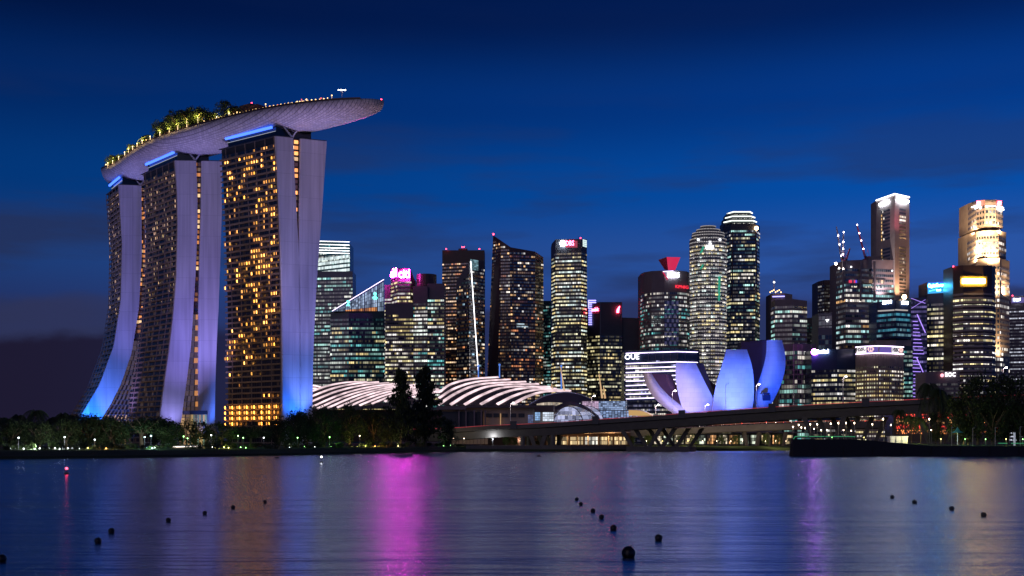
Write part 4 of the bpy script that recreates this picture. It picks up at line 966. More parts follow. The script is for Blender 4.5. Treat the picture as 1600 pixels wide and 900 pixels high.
t = tower('office_block', 'tan bank block with a purple lit sign band between two white lines of light', [([(1337, 1156, 542), (1354, 1140, 540.3), (1373, 1134, 539.5), (1393, 1138, 540), (1412, 1152, 542)], None)], S, cat='office block', skip=16)
for r in (541.2, 552.2):
    q = [P(1337, r + 1.2, 1154), P(1354, r, 1138), P(1373, r - .6, 1132), P(1393, r, 1136), P(1412, r + 1.2, 1150)]
    for a, b in zip(q, q[1:]): strip(t, a, b, .6, 'strip_lilac')
glow_panel(t, 'sign_panel', P(1354, 547, 1139.6), P(1373, 547, 1133.6), pz(552, 1136), pz(541.5, 1136), 1, 1, lambda c, r: (.13, .08, .36), .3); glow_panel(t, 'sign_panel', P(1373, 547, 1133.6), P(1393, 547, 1137.6), pz(552, 1136), pz(541.5, 1136), 1, 1, lambda c, r: (.13, .08, .36), .3)
M['sign_box'] = em('white_lit_sign_box', (1, .95, .98), 1.3); M['ink'] = mat('dark_sign_letters', (.02, .02, .03), .6, var=0)
glow_panel(t, 'sign_panel', P(1338.5, 547, 1154.4), P(1354, 547, 1139.8), pz(551.6, 1147), pz(542.2, 1147), 1, 1, lambda c, r: (1.1, 1.0, 1.05), .35, gap=0)
glow_panel(t, 'sign_panel', P(1393, 547, 1137.9), P(1404, 547, 1145.8), pz(551.6, 1142), pz(542.2, 1142), 1, 1, lambda c, r: (1.0, .92, 1.05), .35, gap=0)
lettering('HSBC', P(1339.8, 549.4, 1153.2), P(1353.4, 549, 1140.2), 4.4, M['ink'], t, 'sign', 1.0); lettering('HSBC', P(1393.6, 549.4, 1138.4), P(1403.4, 549.6, 1145.4), 4.2, M['ink'], t, 'sign', 1.0)
def hexagon(p0, p1, h, m, root):
    p0, p1 = Vector(p0), Vector(p1); d = p1 - p0; mb = MB(); nr = Vector((d.y, -d.x, 0)).normalized()
    at = lambda x, y: p0 + d * x + Vector((0, 0, h * y)) + nr
    for tri in (((0, .5), (.25, 0), (.25, 1)), ((1, .5), (.75, 1), (.75, 0)), ((.25, 1), (.5, .5), (.75, 1)), ((.25, 0), (.75, 0), (.5, .5))): mb.face([at(*k) for k in tri]); mb.face([at(*k) - nr * .5 for k in tri])
    mb.build('sign_emblem', m, root)
M['pink_white'] = em('pink_white_emblem', (1, .62, .60), 1.2); hexagon(P(1355.5, 550, 1139), P(1366, 549.6, 1135.8), 5.4, M['pink_white'], t); hexagon(P(1404, 550.5, 1145), P(1410, 551, 1149), 5, M['pink_white'], t)
for k in range(18):
    a = 1338 + k * 4.25; Y = 1150 - 17 * math.sin(math.pi * k / 17); strip(t, P(a, 553.5, Y), P(a, 625, Y), .35, 'tan', 'column')
t = tower('office_block', 'narrow teal glass block between the tan bank block and the violet tower', [([(1411, 1206, 540), (1426, 1204, 541)], None)], style(wall='teal', pane='panes_blue', pal=TEAL, on=.5, lo=.1, hi=.6, fh=4.6), cat='office block')
t = tower('office_block', 'low pale block with a white bank name and red emblem beside the big tree', [([(1446, 1110, 581), (1500, 1100, 579)], None)], style(wall='mauve', pal=WHITE, on=.1, lo=.1, hi=.4), cat='office block', skip=10)
lettering('BOC', P(1477, 588.5, 1104), P(1493, 588.5, 1101), 3.9, M['strip_white'], t, 'sign', .8); M['pink_em'] = em('pink_emblem', (1, .35, .42), 2.2); mb = MB(); mb.ball(P(1472, 586.5, 1104), 1.7, 10, 6); mb.build('sign_emblem', M['pink_em'], t)
# 28, 29
S = style(wall='navy', pal=WHITE + [(.6, .6, 1)], on=.28, stay=.86, lo=.15, hi=.9, fh=4.25, sill=.15, head=.6, blank=((pz(564, 1110), pz(540, 1110)),))
t = tower('office_block', 'wide low block striped by white light lines with a rounded white name', [([(975, 1124, 549.5), (1058, 1104, 545), (1093, 1118, 546.5)], None)], S, cat='office block', skip=8)
for r in (551, 567, 574.5, 581, 588, 594.5, 601.5, 608.5, 615, 622):
    strip(t, P(978, r + 1.2, 1122), P(1058, r - 1.6, 1102.6), .5, 'strip_lilac')
    if r < 570: strip(t, P(1058, r - 1.6, 1102.6), P(1090, r - .6, 1115), .45, 'strip_lilac')
lettering('OUE', P(976.8, 562, 1122.6), P(999, 560.5, 1117), 5.0, M['strip_white'], t, 'sign', .9)
for a in range(6): strip(t, P(1013 + a * 11.5, 549.5 - a * .6, 1112 - a * 2), P(1013 + a * 11.5, 563.5 - a * .6, 1112 - a * 2), .2, 'mauve', 'mullion')
t = tower('office_block', 'brown block with dark ribbon windows rising behind the lotus petals', [([(1160, 1244, 533), (1184, 1232, 531.5), (1205, 1242, 531)], None)], style(wall='brown', pal=YEL, on=.14, stay=.7, lo=.1, hi=.8, fh=5), cat='office block')
# ------------------------------------------------------------------ convention hall with light-ribbed roofs
M['roof_metal'] = mat('dark_roof_metal', (.11, .085, .095), .5)
M['rib_light'] = em('pink_white_roof_light', (1, .74, .79), 1.05, var=.5, scale=.12)
M['glow_warm'] = em('warm_lit_glazing', (1, .60, .28), .5)
def curve3(cps, n=14):           # smooth curve through picture points with a distance each
    p = [P(*c) for c in cps]; p = [p[0] * 2 - p[1]] + p + [p[-1] * 2 - p[-2]]
    return [catmull(p, (len(p) - 3) * k / n) for k in range(n + 1)]
def ribbed_roof(root, curves, wl=1.5, base_drop=None):
    cs = [curve3(c) for c in curves]
    mb = MB()
    for a, b in zip(cs, cs[1:]):
        for i in range(len(a) - 1): mb.face([a[i], a[i + 1], b[i + 1], b[i]])
    back = [q + Vector((0, 30, -4)) for q in cs[0]]
    for i in range(len(back) - 1): mb.face([back[i], back[i + 1], cs[0][i + 1], cs[0][i]])
    mb.build('roof', M['roof_metal'], root, merge=True)
    for c in cs:
        mb = MB()
        rings = []
        for i, q in enumerate(c):
            d = (c[min(i + 1, len(c) - 1)] - c[max(i - 1, 0)]).normalized(); s_ = d.cross(Vector((0, -.6, .8))).normalized() * wl * (.62 + .38 * (1 - i / len(c)))
            n_ = Vector((0, -.25, .55)); rings.append([q - s_ + n_ * .2, q + s_ + n_ * .2, q + s_ + n_, q - s_ + n_])
        mb.loft(rings); mb.build('roof_light', M['rib_light'], root)
hall = thing('convention_hall', 'wide domed convention hall with broad pink-white ribs of light, right of the two tall conifers', 'convention hall', P(770, 690, 800))
ribs = [
 [(688, 613, 812), (705, 601, 816), (737, 593, 824), (779, 590, 834)], [(686, 623, 800), (712, 607, 806), (747, 597, 816), (797, 593.5, 830)],
 [(685, 633, 788), (715, 614, 796), (752, 601, 808), (822, 597, 826)], [(704, 633, 784), (735, 614.5, 792), (772, 603, 805), (842, 600.5, 822)],
 [(726, 633, 780), (757, 616, 788), (793, 605.5, 801), (860, 605, 818)], [(751, 632.5, 776), (783, 616, 784), (818, 607.5, 796), (870, 608, 814)],
 [(777, 632.5, 772), (805, 618.5, 780), (838, 610, 792), (892, 611, 810)], [(801, 632, 768), (826, 619.5, 776), (852, 612.5, 788), (890, 612, 804)]]
ribbed_roof(hall, ribs, 1.15)
mb = MB(); lens_t = curve3([(826, 633, 766), (850, 619, 774), (880, 613, 786), (905, 616, 796), (924, 624, 804)]); lens_b = curve3([(826, 634, 764), (850, 629, 770), (875, 629, 776), (895, 632, 782), (924, 625, 802)])
for i in range(len(lens_t) - 1): mb.face([lens_t[i], lens_t[i + 1], lens_b[i + 1], lens_b[i]])
for i in range(len(lens_t) - 1): mb.face([lens_t[i] + Vector((0, 30, -3)), lens_t[i + 1] + Vector((0, 30, -3)), lens_t[i + 1], lens_t[i]])
mb.build('end_roof', M['roof_metal'], hall); mb = MB()
for a, b in zip(lens_t, lens_t[1:]): mb.bar(a, b, .5, n=4)
mb.build('roof_edge', M['white'], hall)
Y = 770
slab(hall, 'wall', 690, 872, 635, 672, Y, 30, 'tan'); slab(hall, 'fascia', 682, 728, 634, 640, 764, 6, 'mauve'); slab(hall, 'fascia', 728, 868, 633, 637, 764, 6, 'roof_metal')
slab(hall, 'recess_shade', 690, 755, 643, 670, 769, .9, 'dark')  # dark slab on the wall paints in the shade of a recess
for a in (716, 727, 740, 751, 757): slab(hall, 'column', a, a + 2.2, 640, 672, 766, 1.4, 'mauve')
for a in (759, 771, 784, 797, 810): slab(hall, 'louvre', a, a + 9.5, 646, 652, 769.2, .6, 'dark')
for a in (757, 781.5): slab(hall, 'pillar_light', a, a + 1.2, 646, 668, 768, .8, 'glow_warm')
slab(hall, 'fascia', 835, 880, 636, 644, 762, 4, 'brown')
def gl(col, lo=.25, hi=.9): return lambda c, r: gv(col, lo, hi)
glow_panel(hall, 'glazing', P(838, 630, 771), P(902, 630, 790), pz(635, 780), pz(628, 780), 22, 1, gl((1, .82, .62), .25, .8), .3)
glow_panel(hall, 'glazing', P(836, 650, 768), P(844, 650, 768), pz(657, 768), pz(644, 768), 3, 4, gl((.35, .6, 1), .4, 1), .4); glow_panel(hall, 'glazing', P(848, 650, 768), P(865, 650, 768), pz(658, 768), pz(644, 768), 5, 4, gl((.75, .85, 1), .5, 1.2), .4); glow_panel(hall, 'glazing', P(825, 650, 769.5), P(833, 650, 769.5), pz(661, 768), pz(648, 768), 3, 4, gl((.4, .5, 1), .12, .3), .4)
# glass vault
va = thing('glass_vault', 'lattice glass vault glowing blue-white beside the hall, under the bridge edge', 'glass vault', P(895, 662, 752))
def vault(root, cx, base, wpx, hpx, Y, d, col, lo, hi, n=12):
    for s in range(3):
        mb = MB(); y0, y1 = Y + d * s / 3, Y + d * (s + 1) / 3
        for i in range(n):
            a0, a1 = math.pi * (1 - (i + .05) / n), math.pi * (1 - (i + .95) / n)
            f = lambda a, y: P(cx + wpx * math.cos(a) + (y - Y) * .9, base - hpx * math.sin(a), y)
            q = rg.uniform(lo, hi); mb.face([f(a0, y0), f(a1, y0), f(a1, y1 - .3), f(a0, y1 - .3)], 0, tuple(x * q for x in col))
        mb.glow = True; mb.build('roof_glazing', M['panes'], root)
    for k in range(8):
        t0, t1 = -1 + 2 * (k + .06) / 8, -1 + 2 * (k + .94) / 8; mb = MB()
        for r in range(4):
            top = lambda t: hpx * math.sqrt(max(0, 1 - t * t)); lo_, hi_ = r * hpx / 4, (r + .9) * hpx / 4
            a, b = min(hi_, top(t0)), min(hi_, top(t1))
            if max(a, b) <= lo_: continue
            q = rg.uniform(lo, hi); mb.face([P(cx + wpx * t0, base - lo_, Y), P(cx + wpx * t1, base - lo_, Y), P(cx + wpx * t1, base - max(b, lo_), Y), P(cx + wpx * t0, base - max(a, lo_), Y)], 0, tuple(x * q for x in col))
        if mb.f: mb.glow = True; mb.build('glazing', M['panes'], root)
    for s in (0, d):
        mb = MB(); q = [P(cx + wpx * math.cos(math.pi * i / 16) + s * .9, base - hpx * math.sin(math.pi * i / 16), Y + s - .3) for i in range(17)]
        for a, b in zip(q, q[1:]): mb.bar(a, b, .35, n=4)
        mb.build('arch', M['metal'], root)
vault(va, 888, 662, 23, 27, 750, 36, (.62, .66, 1), .15, .85)
mb = MB(); q = curve3([(868, 640, 750), (892, 632, 748), (918, 640, 746), (938, 655, 744)])
for a, b in zip(q, q[1:]): mb.face([a, b, b + Vector((0, 14, 2.5)), a + Vector((0, 14, 2.5))]); mb.face([a - Vector((0, 0, .8)), b - Vector((0, 0, .8)), b, a])
mb.build('canopy', M['roof_metal'], va)
ga = thing('glass_arcade', 'long blue-white glazed arcade stepping down toward the lotus building', 'glass arcade', P(945, 650, 790))
glow_panel(ga, 'glazing', P(910, 640, 790), P(980, 640, 786), pz(641, 788), pz(627, 788), 22, 5, lambda c, r: gv(((.9, .62, .9) if c < 8 else (.45, .62, 1)), .12, .8), .4)
mb = MB(); mb.box(px(908, 790), px(980, 790), 790.6, 800, 8, pz(626, 790)); mb.build('wall', M['mauve'], ga)
for k in range(7):
    mb = MB()
    for c in range(16):
        a, b = 938 + c * 4.6 - k * 0 , 938 + (c + .8) * 4.6; r0, r1 = 642 + k * 2.4, 642 + (k + .75) * 2.4; Yk = 786 - k * 3; q = rg.uniform(.15, .9)
        if a + k * 1.2 > 1008 or a < 934 + k * 2: continue
        mb.face([P(a, r1, Yk - 2), P(b, r1, Yk - 2), P(b, r0, Yk), P(a, r0, Yk)], 0, (.4 * q, .58 * q, 1.0 * q))
    mb.glow = True; mb.build('roof_glazing', M['panes'], ga)
mb = MB(); q = curve3([(982, 640, 780), (1000, 641, 778), (1018, 648, 776), (1032, 660, 774)])
for a, b in zip(q, q[1:]): mb.face([a, b, b - Vector((0, 2, 4.2)), a - Vector((0, 2, 4.2))], 0, (.55, .33, .12)); 
mb.build('lit_canopy', M['lit_room'], ga)
mb = MB()
for a, b in zip(q, q[1:]): mb.bar(a, b, .5, n=4)
mb.build('canopy_edge', M['white'], ga)
# second ribbed roof, farther left behind the trees
h2 = thing('convention_hall', 'low domed hall with many close pink-white ribs of light, right of the hotel behind trees', 'convention hall', P(590, 690, 830))
st_ = [(484, 613, 850), (484, 621, 846), (484, 629, 842), (486, 637, 838), (496, 639, 834), (511, 638.5, 831), (527, 637.5, 829), (544, 636, 827), (562, 634, 825), (581, 631.5, 823), (601, 628, 822), (622, 624.5, 821), (645, 621, 820)]
en_ = [(574, 597, 880), (592, 597.5, 878), (608, 598.5, 876), (623, 599.5, 874), (637, 600.5, 872), (650, 601.5, 870), (661, 602.5, 868), (671, 604, 866), (679, 606, 864), (685, 608, 862), (690, 610, 860), (694, 612, 858), (697, 614, 856)]
cv = []
for s, e in zip(st_, en_):
    mid = lambda f, up: (s[0] + (e[0] - s[0]) * f, s[1] + (e[1] - s[1]) * f - up, s[2] + (e[2] - s[2]) * f)
    k = max(0, (e[0] - s[0]) / 100); cv.append([s, mid(.33, 5.2 * k), mid(.66, 5.0 * k), e])
ribbed_roof(h2, cv, .85)
h3 = [[(478, 604, 900), (492, 603.5, 900), (506, 607, 900)], [(478, 608.5, 894), (492, 607.5, 894), (503, 610, 896)], [(478, 613, 888), (490, 612, 888), (498, 613.5, 890)]]
ribbed_roof(h2, h3, .85)
slab(h2, 'wall', 480, 700, 640, 690, 842, 30, 'brown')
mb = MB(); mb.loft([[P(545, 637, 821), P(650, 622, 814), P(650, 630, 814), P(545, 642, 821)], [P(545, 637, 840), P(650, 622, 834), P(650, 630, 834), P(545, 642, 840)]]); mb.build('eaves', M['tan'], h2)
# golden raking masts
def mast(label, b, t, Y, m):
    r = thing('leaning_mast', label, 'mast', P(b[0], b[1], Y), 'lit masts beside the convention hall')
    mb = MB(); mb.bar(P(b[0], b[1], Y), P(t[0], t[1], Y + 4), .75, .25, n=8); mb.build('pole', m, r)
    mb = MB(); mb.bar(P(t[0], t[1], Y + 4), P(b[0] + 26, b[1] - 2, Y + 20), .09, n=3); mb.bar(P(t[0], t[1], Y + 4), P(b[0] + 12, b[1], Y + 18), .09, n=3); mb.build('stay_cable', M['metal'], r)
M['gold_pole'] = em('glowing_gold_pole', (1, .62, .30), .62, base=(.5, .4, .3))  # floodlight on the masts put in as the poles' own glow
mast('golden leaning mast with a blue tip standing over the end of the domed hall roof', (885, 631), (876, 574), 800, M['gold_pole'])
mast('short golden mast left of the blue-tipped one', (866, 634), (862, 600), 800, M['gold_pole'])
mast('golden mast leaning left behind the glazed arcade', (941, 622), (936, 584), 830, M['gold_pole'])
mast('thin golden mast just right of the one behind the arcade', (945.5, 622), (943, 604), 834, M['gold_pole'])
M['blue_pole'] = em('blue_lit_pole', (.12, .3, 1), .8)
for a, r0, lab in ((747.5, 572, 'pale violet lit mast above the domed hall roof'), (780.5, 570, 'blue lit mast above the domed hall roof, right of the violet one'), (877, 572, 'blue lit mast behind the tip of the golden leaning mast')):
    r = thing('lit_mast', lab, 'mast', P(a, 612, 880), 'lit masts beside the convention hall'); mb = MB(); mb.bar(P(a, 612, 880), P(a, r0, 880), .55, .4, n=6); mb.build('pole', M['blue_pole'], r)
    mb = MB(); mb.ball(P(a, r0, 880), .9, 6, 4); mb.build('tip_light', M['blue_pole'], r)

# ------------------------------------------------------------------ lotus-shaped museum
def petal_mat():
    m = mat('white_petal_shell_panels', (.66, .66, .68), .5, var=0); n = m.node_tree.nodes; l = m.node_tree.links
    t = n.new('ShaderNodeTexCoord'); sp = n.new('ShaderNodeSeparateXYZ'); l.new(t.outputs['Object'], sp.inputs[0]); cb = n.new('ShaderNodeCombineXYZ'); l.new(sp.outputs[0], cb.inputs[0]); l.new(sp.outputs[2], cb.inputs[1])
    br = n.new('ShaderNodeTexBrick'); l.new(cb.outputs[0], br.inputs[0]); br.inputs['Scale'].default_value = .25; br.inputs['Mortar Size'].default_value = .012; br.inputs['Brick Width'].default_value = 1.4; br.inputs['Row Height'].default_value = .8
    for k, v in (('Color1', (.68, .68, .70, 1)), ('Color2', (.60, .60, .63, 1)), ('Mortar', (.45, .45, .5, 1))): br.inputs[k].default_value = v
    l.new(br.outputs[0], n['Principled BSDF'].inputs['Base Color']); return m
M['petal'] = petal_mat(); M['petal_in'] = mat('shaded_petal_face', (.13, .07, .085), .6)  # shade of inner and rear petals painted into the dark colour
mus = thing('museum_building', 'white flower-shaped museum of curved petals lit blue above the bridge', 'museum', P(1120, 672, 815))
CT = P(1128, 600, 830)
def petal(L_, R_, ybase, yflare, thick):
    def rs(pts, n=16):
        p = [Vector((a, b, 0)) for a, b in pts]; p = [p[0] * 2 - p[1]] + p + [p[-1] * 2 - p[-2]]
        return [catmull(p, (len(p) - 3) * k / n) for k in range(n + 1)]
    l, r = rs(L_), rs(R_); n = len(l); rows_ = []
    for k in range(n):
        f = 1 - k / (n - 1); Yk = ybase - yflare * f ** 1.4; row = []
        for j in range(7):
            t = j / 6; bul = math.sin(math.pi * t) * 4.0
            row.append(P(l[k].x + (r[k].x - l[k].x) * t, l[k].y + (r[k].y - l[k].y) * t, Yk - bul))
        rows_.append(row)
    inner = []
    for k, row in enumerate(rows_):
        f = 1 - k / (n - 1); th = thick * (.55 + .45 * f); new = []
        for q in row:
            d = Vector((CT.x - q.x, CT.y - q.y, 0)); d = d.normalized() if d.length else Vector((0, 1, 0))
            new.append(q + d * th + Vector((0, 0, .0)))
        inner.append(new)
    mb = MB()
    for a, b in zip(rows_, rows_[1:]):
        for i in range(6): mb.face([b[i], b[i + 1], a[i + 1], a[i]])
    p_ = mb.build('petal', M['petal'], mus, smooth=True)
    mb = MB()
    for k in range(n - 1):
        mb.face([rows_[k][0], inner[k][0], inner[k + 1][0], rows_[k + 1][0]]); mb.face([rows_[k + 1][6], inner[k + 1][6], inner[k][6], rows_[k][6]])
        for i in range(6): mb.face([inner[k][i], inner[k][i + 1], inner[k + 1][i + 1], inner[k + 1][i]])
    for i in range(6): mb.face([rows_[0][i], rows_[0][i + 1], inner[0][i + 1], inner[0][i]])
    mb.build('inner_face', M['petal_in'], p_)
petal([(1004.5, 583), (1009, 600), (1020, 619), (1035, 634), (1052, 646)], [(1018, 583.5), (1030, 602), (1046, 619), (1062, 632), (1078, 645)], 800, 6, 18)
petal([(1056, 566.5), (1055.5, 585), (1057.5, 605), (1062, 625), (1070, 648)], [(1087, 566.5), (1096, 586), (1106, 606), (1116, 625), (1128, 648)], 800, 18, 16)
petal([(1135, 546), (1129.5, 566), (1122, 590), (1116, 615), (1112, 648)], [(1167, 546), (1174, 568), (1177.5, 590), (1178, 615), (1175, 648)], 796, 22, 14)
petal([(1198, 531), (1196.5, 556), (1190, 582), (1181, 608), (1176, 648)], [(1222, 531.5), (1227, 556), (1226, 580), (1218, 606), (1197, 648)], 806, 4, 22)
# petals at the back, their shadow painted in with the dark petal colour
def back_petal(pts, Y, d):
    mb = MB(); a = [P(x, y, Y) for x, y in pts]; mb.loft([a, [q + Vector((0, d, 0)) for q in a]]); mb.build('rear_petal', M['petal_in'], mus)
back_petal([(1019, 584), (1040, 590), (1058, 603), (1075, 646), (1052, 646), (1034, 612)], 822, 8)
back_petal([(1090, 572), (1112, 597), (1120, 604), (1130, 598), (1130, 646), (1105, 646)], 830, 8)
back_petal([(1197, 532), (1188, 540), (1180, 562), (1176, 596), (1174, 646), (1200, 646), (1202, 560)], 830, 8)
slab(mus, 'base', 1050, 1206, 644, 676, 800, 30, 'mauve'); slab(mus, 'window', 1192, 1204, 617, 626, 799, 1, 'navy'); slab(mus, 'canopy', 1190, 1203, 613.5, 615.5, 795, 5, 'navy')
for a, ta, tr, pw, colr, dx in ((1082, 1078, 588, 105e3, (.075, .14, 1), 30), (1150, 1152, 575, 160e3, (.03, .12, 1), 30), (1152, 1153, 585, 36e3, (.42, .50, 1), 14), (1080, 1074, 600, 30e3, (.45, .45, 1), 16), (1222, 1214, 565, 165e3, (.012, .09, 1), 24), (1042, 1034, 612, 46e3, (1, .62, .50), 30), (1085, 1090, 635, 8e3, (1, .5, .6), 16)):
    q = P(a, 660, 800 - 16 - dx); spot(q, P(ta, tr, 800), pw, colr, 78, .8, 1.2)

# ------------------------------------------------------------------ bridges
M['red_line'] = em('red_tail_light_streak', (1, .08, .10), .40, var=.9, scale=.08)  # glow colour for the streaked tail lights of the traffic
edge = [(640, 671, 652), (700, 669.5, 645), (760, 665.5, 640), (840, 662, 634), (930, 656, 626), (1040, 648.5, 616), (1140, 641, 604), (1240, 634.5, 592), (1330, 629.5, 582), (1420, 625, 574), (1490, 621.5, 568), (1640, 616, 556)]
ef = curve3(edge, 60)
br = thing('road_bridge', 'long grey road bridge climbing to the right on slanted legs', 'bridge', P(1030, 700, 617))
def sweep(root, name, prof, m, path=None):
    path = path or ef; rings = []
    for i, q in enumerate(path):
        d = path[min(i + 1, len(path) - 1)] - path[max(i - 1, 0)]; n_ = Vector((-d.y, d.x, 0)).normalized()
        if n_.y < 0: n_ = -n_
        rings.append([q + n_ * a + Vector((0, 0, z)) for a, z in prof])
    mb = MB(); mb.loft(rings); return mb.build(name, m, root)
sweep(br, 'deck', [(0, -1.3), (0, -2.2), (4, -2.6), (22, -2.6), (26, -2.2), (26, -1.3)], M['concrete'])
sweep(br, 'girder', [(1.2, -2.62), (2.6, -6.6), (10, -6.6), (11.5, -2.62)], M['concrete']); sweep(br, 'girder', [(14.5, -2.62), (16, -6.6), (23.4, -6.6), (24.8, -2.62)], M['concrete'])
sweep(br, 'road_surface', [(.5, -1.29), (25.5, -1.29), (25.5, -1.25), (.5, -1.25)], M['asphalt'])
sweep(br, 'parapet', [(0, -1.28), (.35, -1.28), (.35, 0), (0, 0)], M['concrete']); sweep(br, 'parapet', [(25.65, -1.28), (26, -1.28), (26, 0), (25.65, 0)], M['concrete'])
sweep(br, 'railing', [(.1, .45), (.25, .45), (.25, .55), (.1, .55)], M['metal'])
sweep(br, 'rail_glow_line', [(.10, .06), (.18, .06), (.18, .26), (.10, .26)], M['red_line'])  # tail-light streak of the traffic, added as a glowing strip
def deck_at(p):
    for a, b in zip(ef, ef[1:]):
        pa, pb_ = 800 + a.x / a.y * F, 800 + b.x / b.y * F
        if pa <= p <= pb_:
            q = a.lerp(b, (p - pa) / (pb_ - pa)); d = (b - a); n_ = Vector((-d.y, d.x, 0)).normalized(); n_ = n_ if n_.y > 0 else -n_; return q, Vector((d.x, d.y, 0)).normalized(), n_
def pier(p, spread, rows=4, base=True):
    q, d, n_ = deck_at(p); zt = q.z - 6.6
    for k in range(rows):
        o = q + n_ * (3 + 20 * k / (rows - 1)) + d * (k - (rows - 1) / 2) * (6.5 if spread > 6 else 2.5)
        for s in (-1, 1):
            mb = MB(); a = o + d * s * spread * .32; b = o + d * s * spread
            mb.loft([[Vector((a.x, a.y, 1)) + d * x + n_ * y for x, y in ((-.9, -.8), (.9, -.8), (.9, .8), (-.9, .8))], [Vector((b.x, b.y, zt)) + d * x + n_ * y for x, y in ((-1.3, -.9), (1.3, -.9), (1.3, .9), (-1.3, .9))]])
            mb.build('pier_leg', M['concrete'], br)
    if base:
        mb = MB(); o = q - d * 17 + n_ * -1; mb.obox((o.x, o.y), d * 34, n_ * 28, -1, 2.6); mb.build('pile_cap', M['concrete'], br)
pier(1028, 11); pier(1318, 10, 4, False); pier(846, 4, 3, True); pier(1500, 10, 4, False)
for a in (815, 862):
    q, d, n_ = deck_at(a)
    for k in (3, 20): mb = MB(); mb.bar((q + n_ * k).to_tuple()[:2] + (0,), (q + n_ * k).to_tuple()[:2] + (q.z - 6.6,), 1.3, n=8); mb.build('column', M['concrete'], br)
for a in (802, 930, 1065, 1206, 1352):
    q, d, n_ = deck_at(a); mb = MB(); o = q - d * 1.6 - n_ * .8; mb.obox((o.x, o.y), d * 3.6, n_ * .7, q.z - 2.4, q.z + 2.0); mb.build('sign_box', M['dark'], br)
# lower bridge behind
e2 = [(700, 680, 700), (850, 677, 698), (980, 673, 696), (1110, 666.5, 694), (1240, 661, 692), (1400, 659, 690), (1640, 657, 690)]
ef2 = curve3(e2, 40); b2 = thing('low_bridge', 'lower flat road bridge seen beneath and behind the slanted-leg bridge', 'bridge', P(1110, 690, 694))
sweep(b2, 'deck', [(0, 0), (0, -3.6), (1.5, -4.2), (18.5, -4.2), (20, -3.6), (20, 0)], M['concrete'], ef2); sweep(b2, 'road_surface', [(.4, .02), (19.6, .02), (19.6, .05), (.4, .05)], M['asphalt'], ef2)
sweep(b2, 'rail_glow_line', [(0, .7), (.15, .7), (.15, .95), (0, .95)], M['rail_warm'] if 'rail_warm' in M else M.setdefault('rail_warm', em('warm_rail_light', (1, .30, .16), .35)), ef2)
for a in (885, 905, 1168, 1181, 1204, 1222, 1300):
    for k in (4, 15):
        q = P(a, 690, 695 + k); mb = MB(); sl = 2.2 if a in (1168, 1204) else -2.2 if a in (1181, 1222) else 0
        mb.bar((q.x, q.y, 0), (q.x - sl, q.y, 11), 1.15, 1.5, n=8); mb.build('pier_leg', M['concrete'], b2)
# ------------------------------------------------------------------ right bank: sea wall, terrace, path
wall_pts = [(1239, 6.45), (1250, 6.5), (1330, 6.45), (1365, 5.9), (1400, 5.0), (1430, 4.3), (1455, 3.95), (1520, 3.9), (1620, 3.85), (2000, 3.85)]
YW = 433.0
sw = thing('sea_wall', 'dark sea wall of the right bank, stepping down to the right above the water', 'sea wall', (px(1420, YW), YW, 0))
mb = MB()
for (a, za), (b, zb) in zip(wall_pts, wall_pts[1:]):
    xa, xb = px(a, YW), px(b, YW); mb.face([(xa, YW, -1), (xb, YW, -1), (xb, YW, zb), (xa, YW, za)])
    mb.face([(xa, YW, za), (xb, YW, zb), (xb, YW + 1.2, zb), (xa, YW + 1.2, za)])
x0 = px(1239, YW); mb.face([(x0 - 1.5, YW + 1, -1), (x0, YW, -1), (x0, YW, 6.45), (x0 - .3, YW + 1.2, 6.45)]); mb.face([(x0 + 60, YW + 240, -1), (x0 - 1.5, YW + 1, -1), (x0 - .3, YW + 1.2, 6.45), (x0 + 60, YW + 240, 5)])
mb.build('wall', M['black'], sw); 
for k in range(9):
    x = x0 + 8 + k * 11; mb = MB(); mb.box(x, x + .5, YW - .35, YW - .003, -.5, 3.4); mb.build('fender', M['black'], sw)
mb = MB()
for (a, za), (b, zb) in zip(wall_pts, wall_pts[1:]):
    xa, xb = px(a, YW), px(b, YW); mb.face([(xa, YW + 1.2, za - .02), (xb, YW + 1.2, zb - .02), (xb * 1.092, YW + 40, min(zb + .2, 5)), (xa * 1.092, YW + 40, min(za + .2, 5))])
    mb.face([(xa * 1.092, YW + 40, min(za + .2, 5)), (xb * 1.092, YW + 40, min(zb + .2, 5)), (xb * 1.62, YW + 262, 4.4), (xa * 1.62, YW + 262, 4.4)])
tag(mb.build('lawn', mat('lawn', (.028, .05, .016), .9, scale=.4, var=.5), merge=True), kind='structure')
mb = MB()
for (a, za), (b, zb) in zip(wall_pts[2:], wall_pts[3:]):
    xa, xb = px(a, YW), px(b, YW); mb.face([(xa, YW + 1.6, za + .03), (xb, YW + 1.6, zb + .03), (xb, YW + 5, zb + .06), (xa, YW + 5, za + .06)])
tag(mb.build('path', mat('pale_path_paving', (.40, .38, .34), .8, scale=2)), kind='structure')
def zwall(p):
    for (a, za), (b, zb) in zip(wall_pts, wall_pts[1:]):
        if a <= p <= b: return za + (zb - za) * (p - a) / (b - a)
    return 3.9
rl = thing('railing', 'thin metal railing along the top of the right bank sea wall, glowing green in places', 'railing', (px(1420, YW), YW + .6, 5))
M['green_glow'] = em('green_rail_light', (.10, .75, .30), .42)
for k in range(46):
    p = 1240 + k * 8.4; x = px(p, YW); z = zwall(p); mb = MB(); mb.bar((x, YW + .6, z), (x, YW + .6, z + 1.15), .045, n=4); mb.build('post', M['metal'], rl)
for dz in (1.15, .6):
    mb = MB(); q = [Vector((px(p, YW), YW + .6, zwall(p) + dz)) for p in range(1240, 1640, 12)]
    for a, b in zip(q, q[1:]): mb.bar(a, b, .04, n=4)
    mb.build('rail', M['metal'], rl)
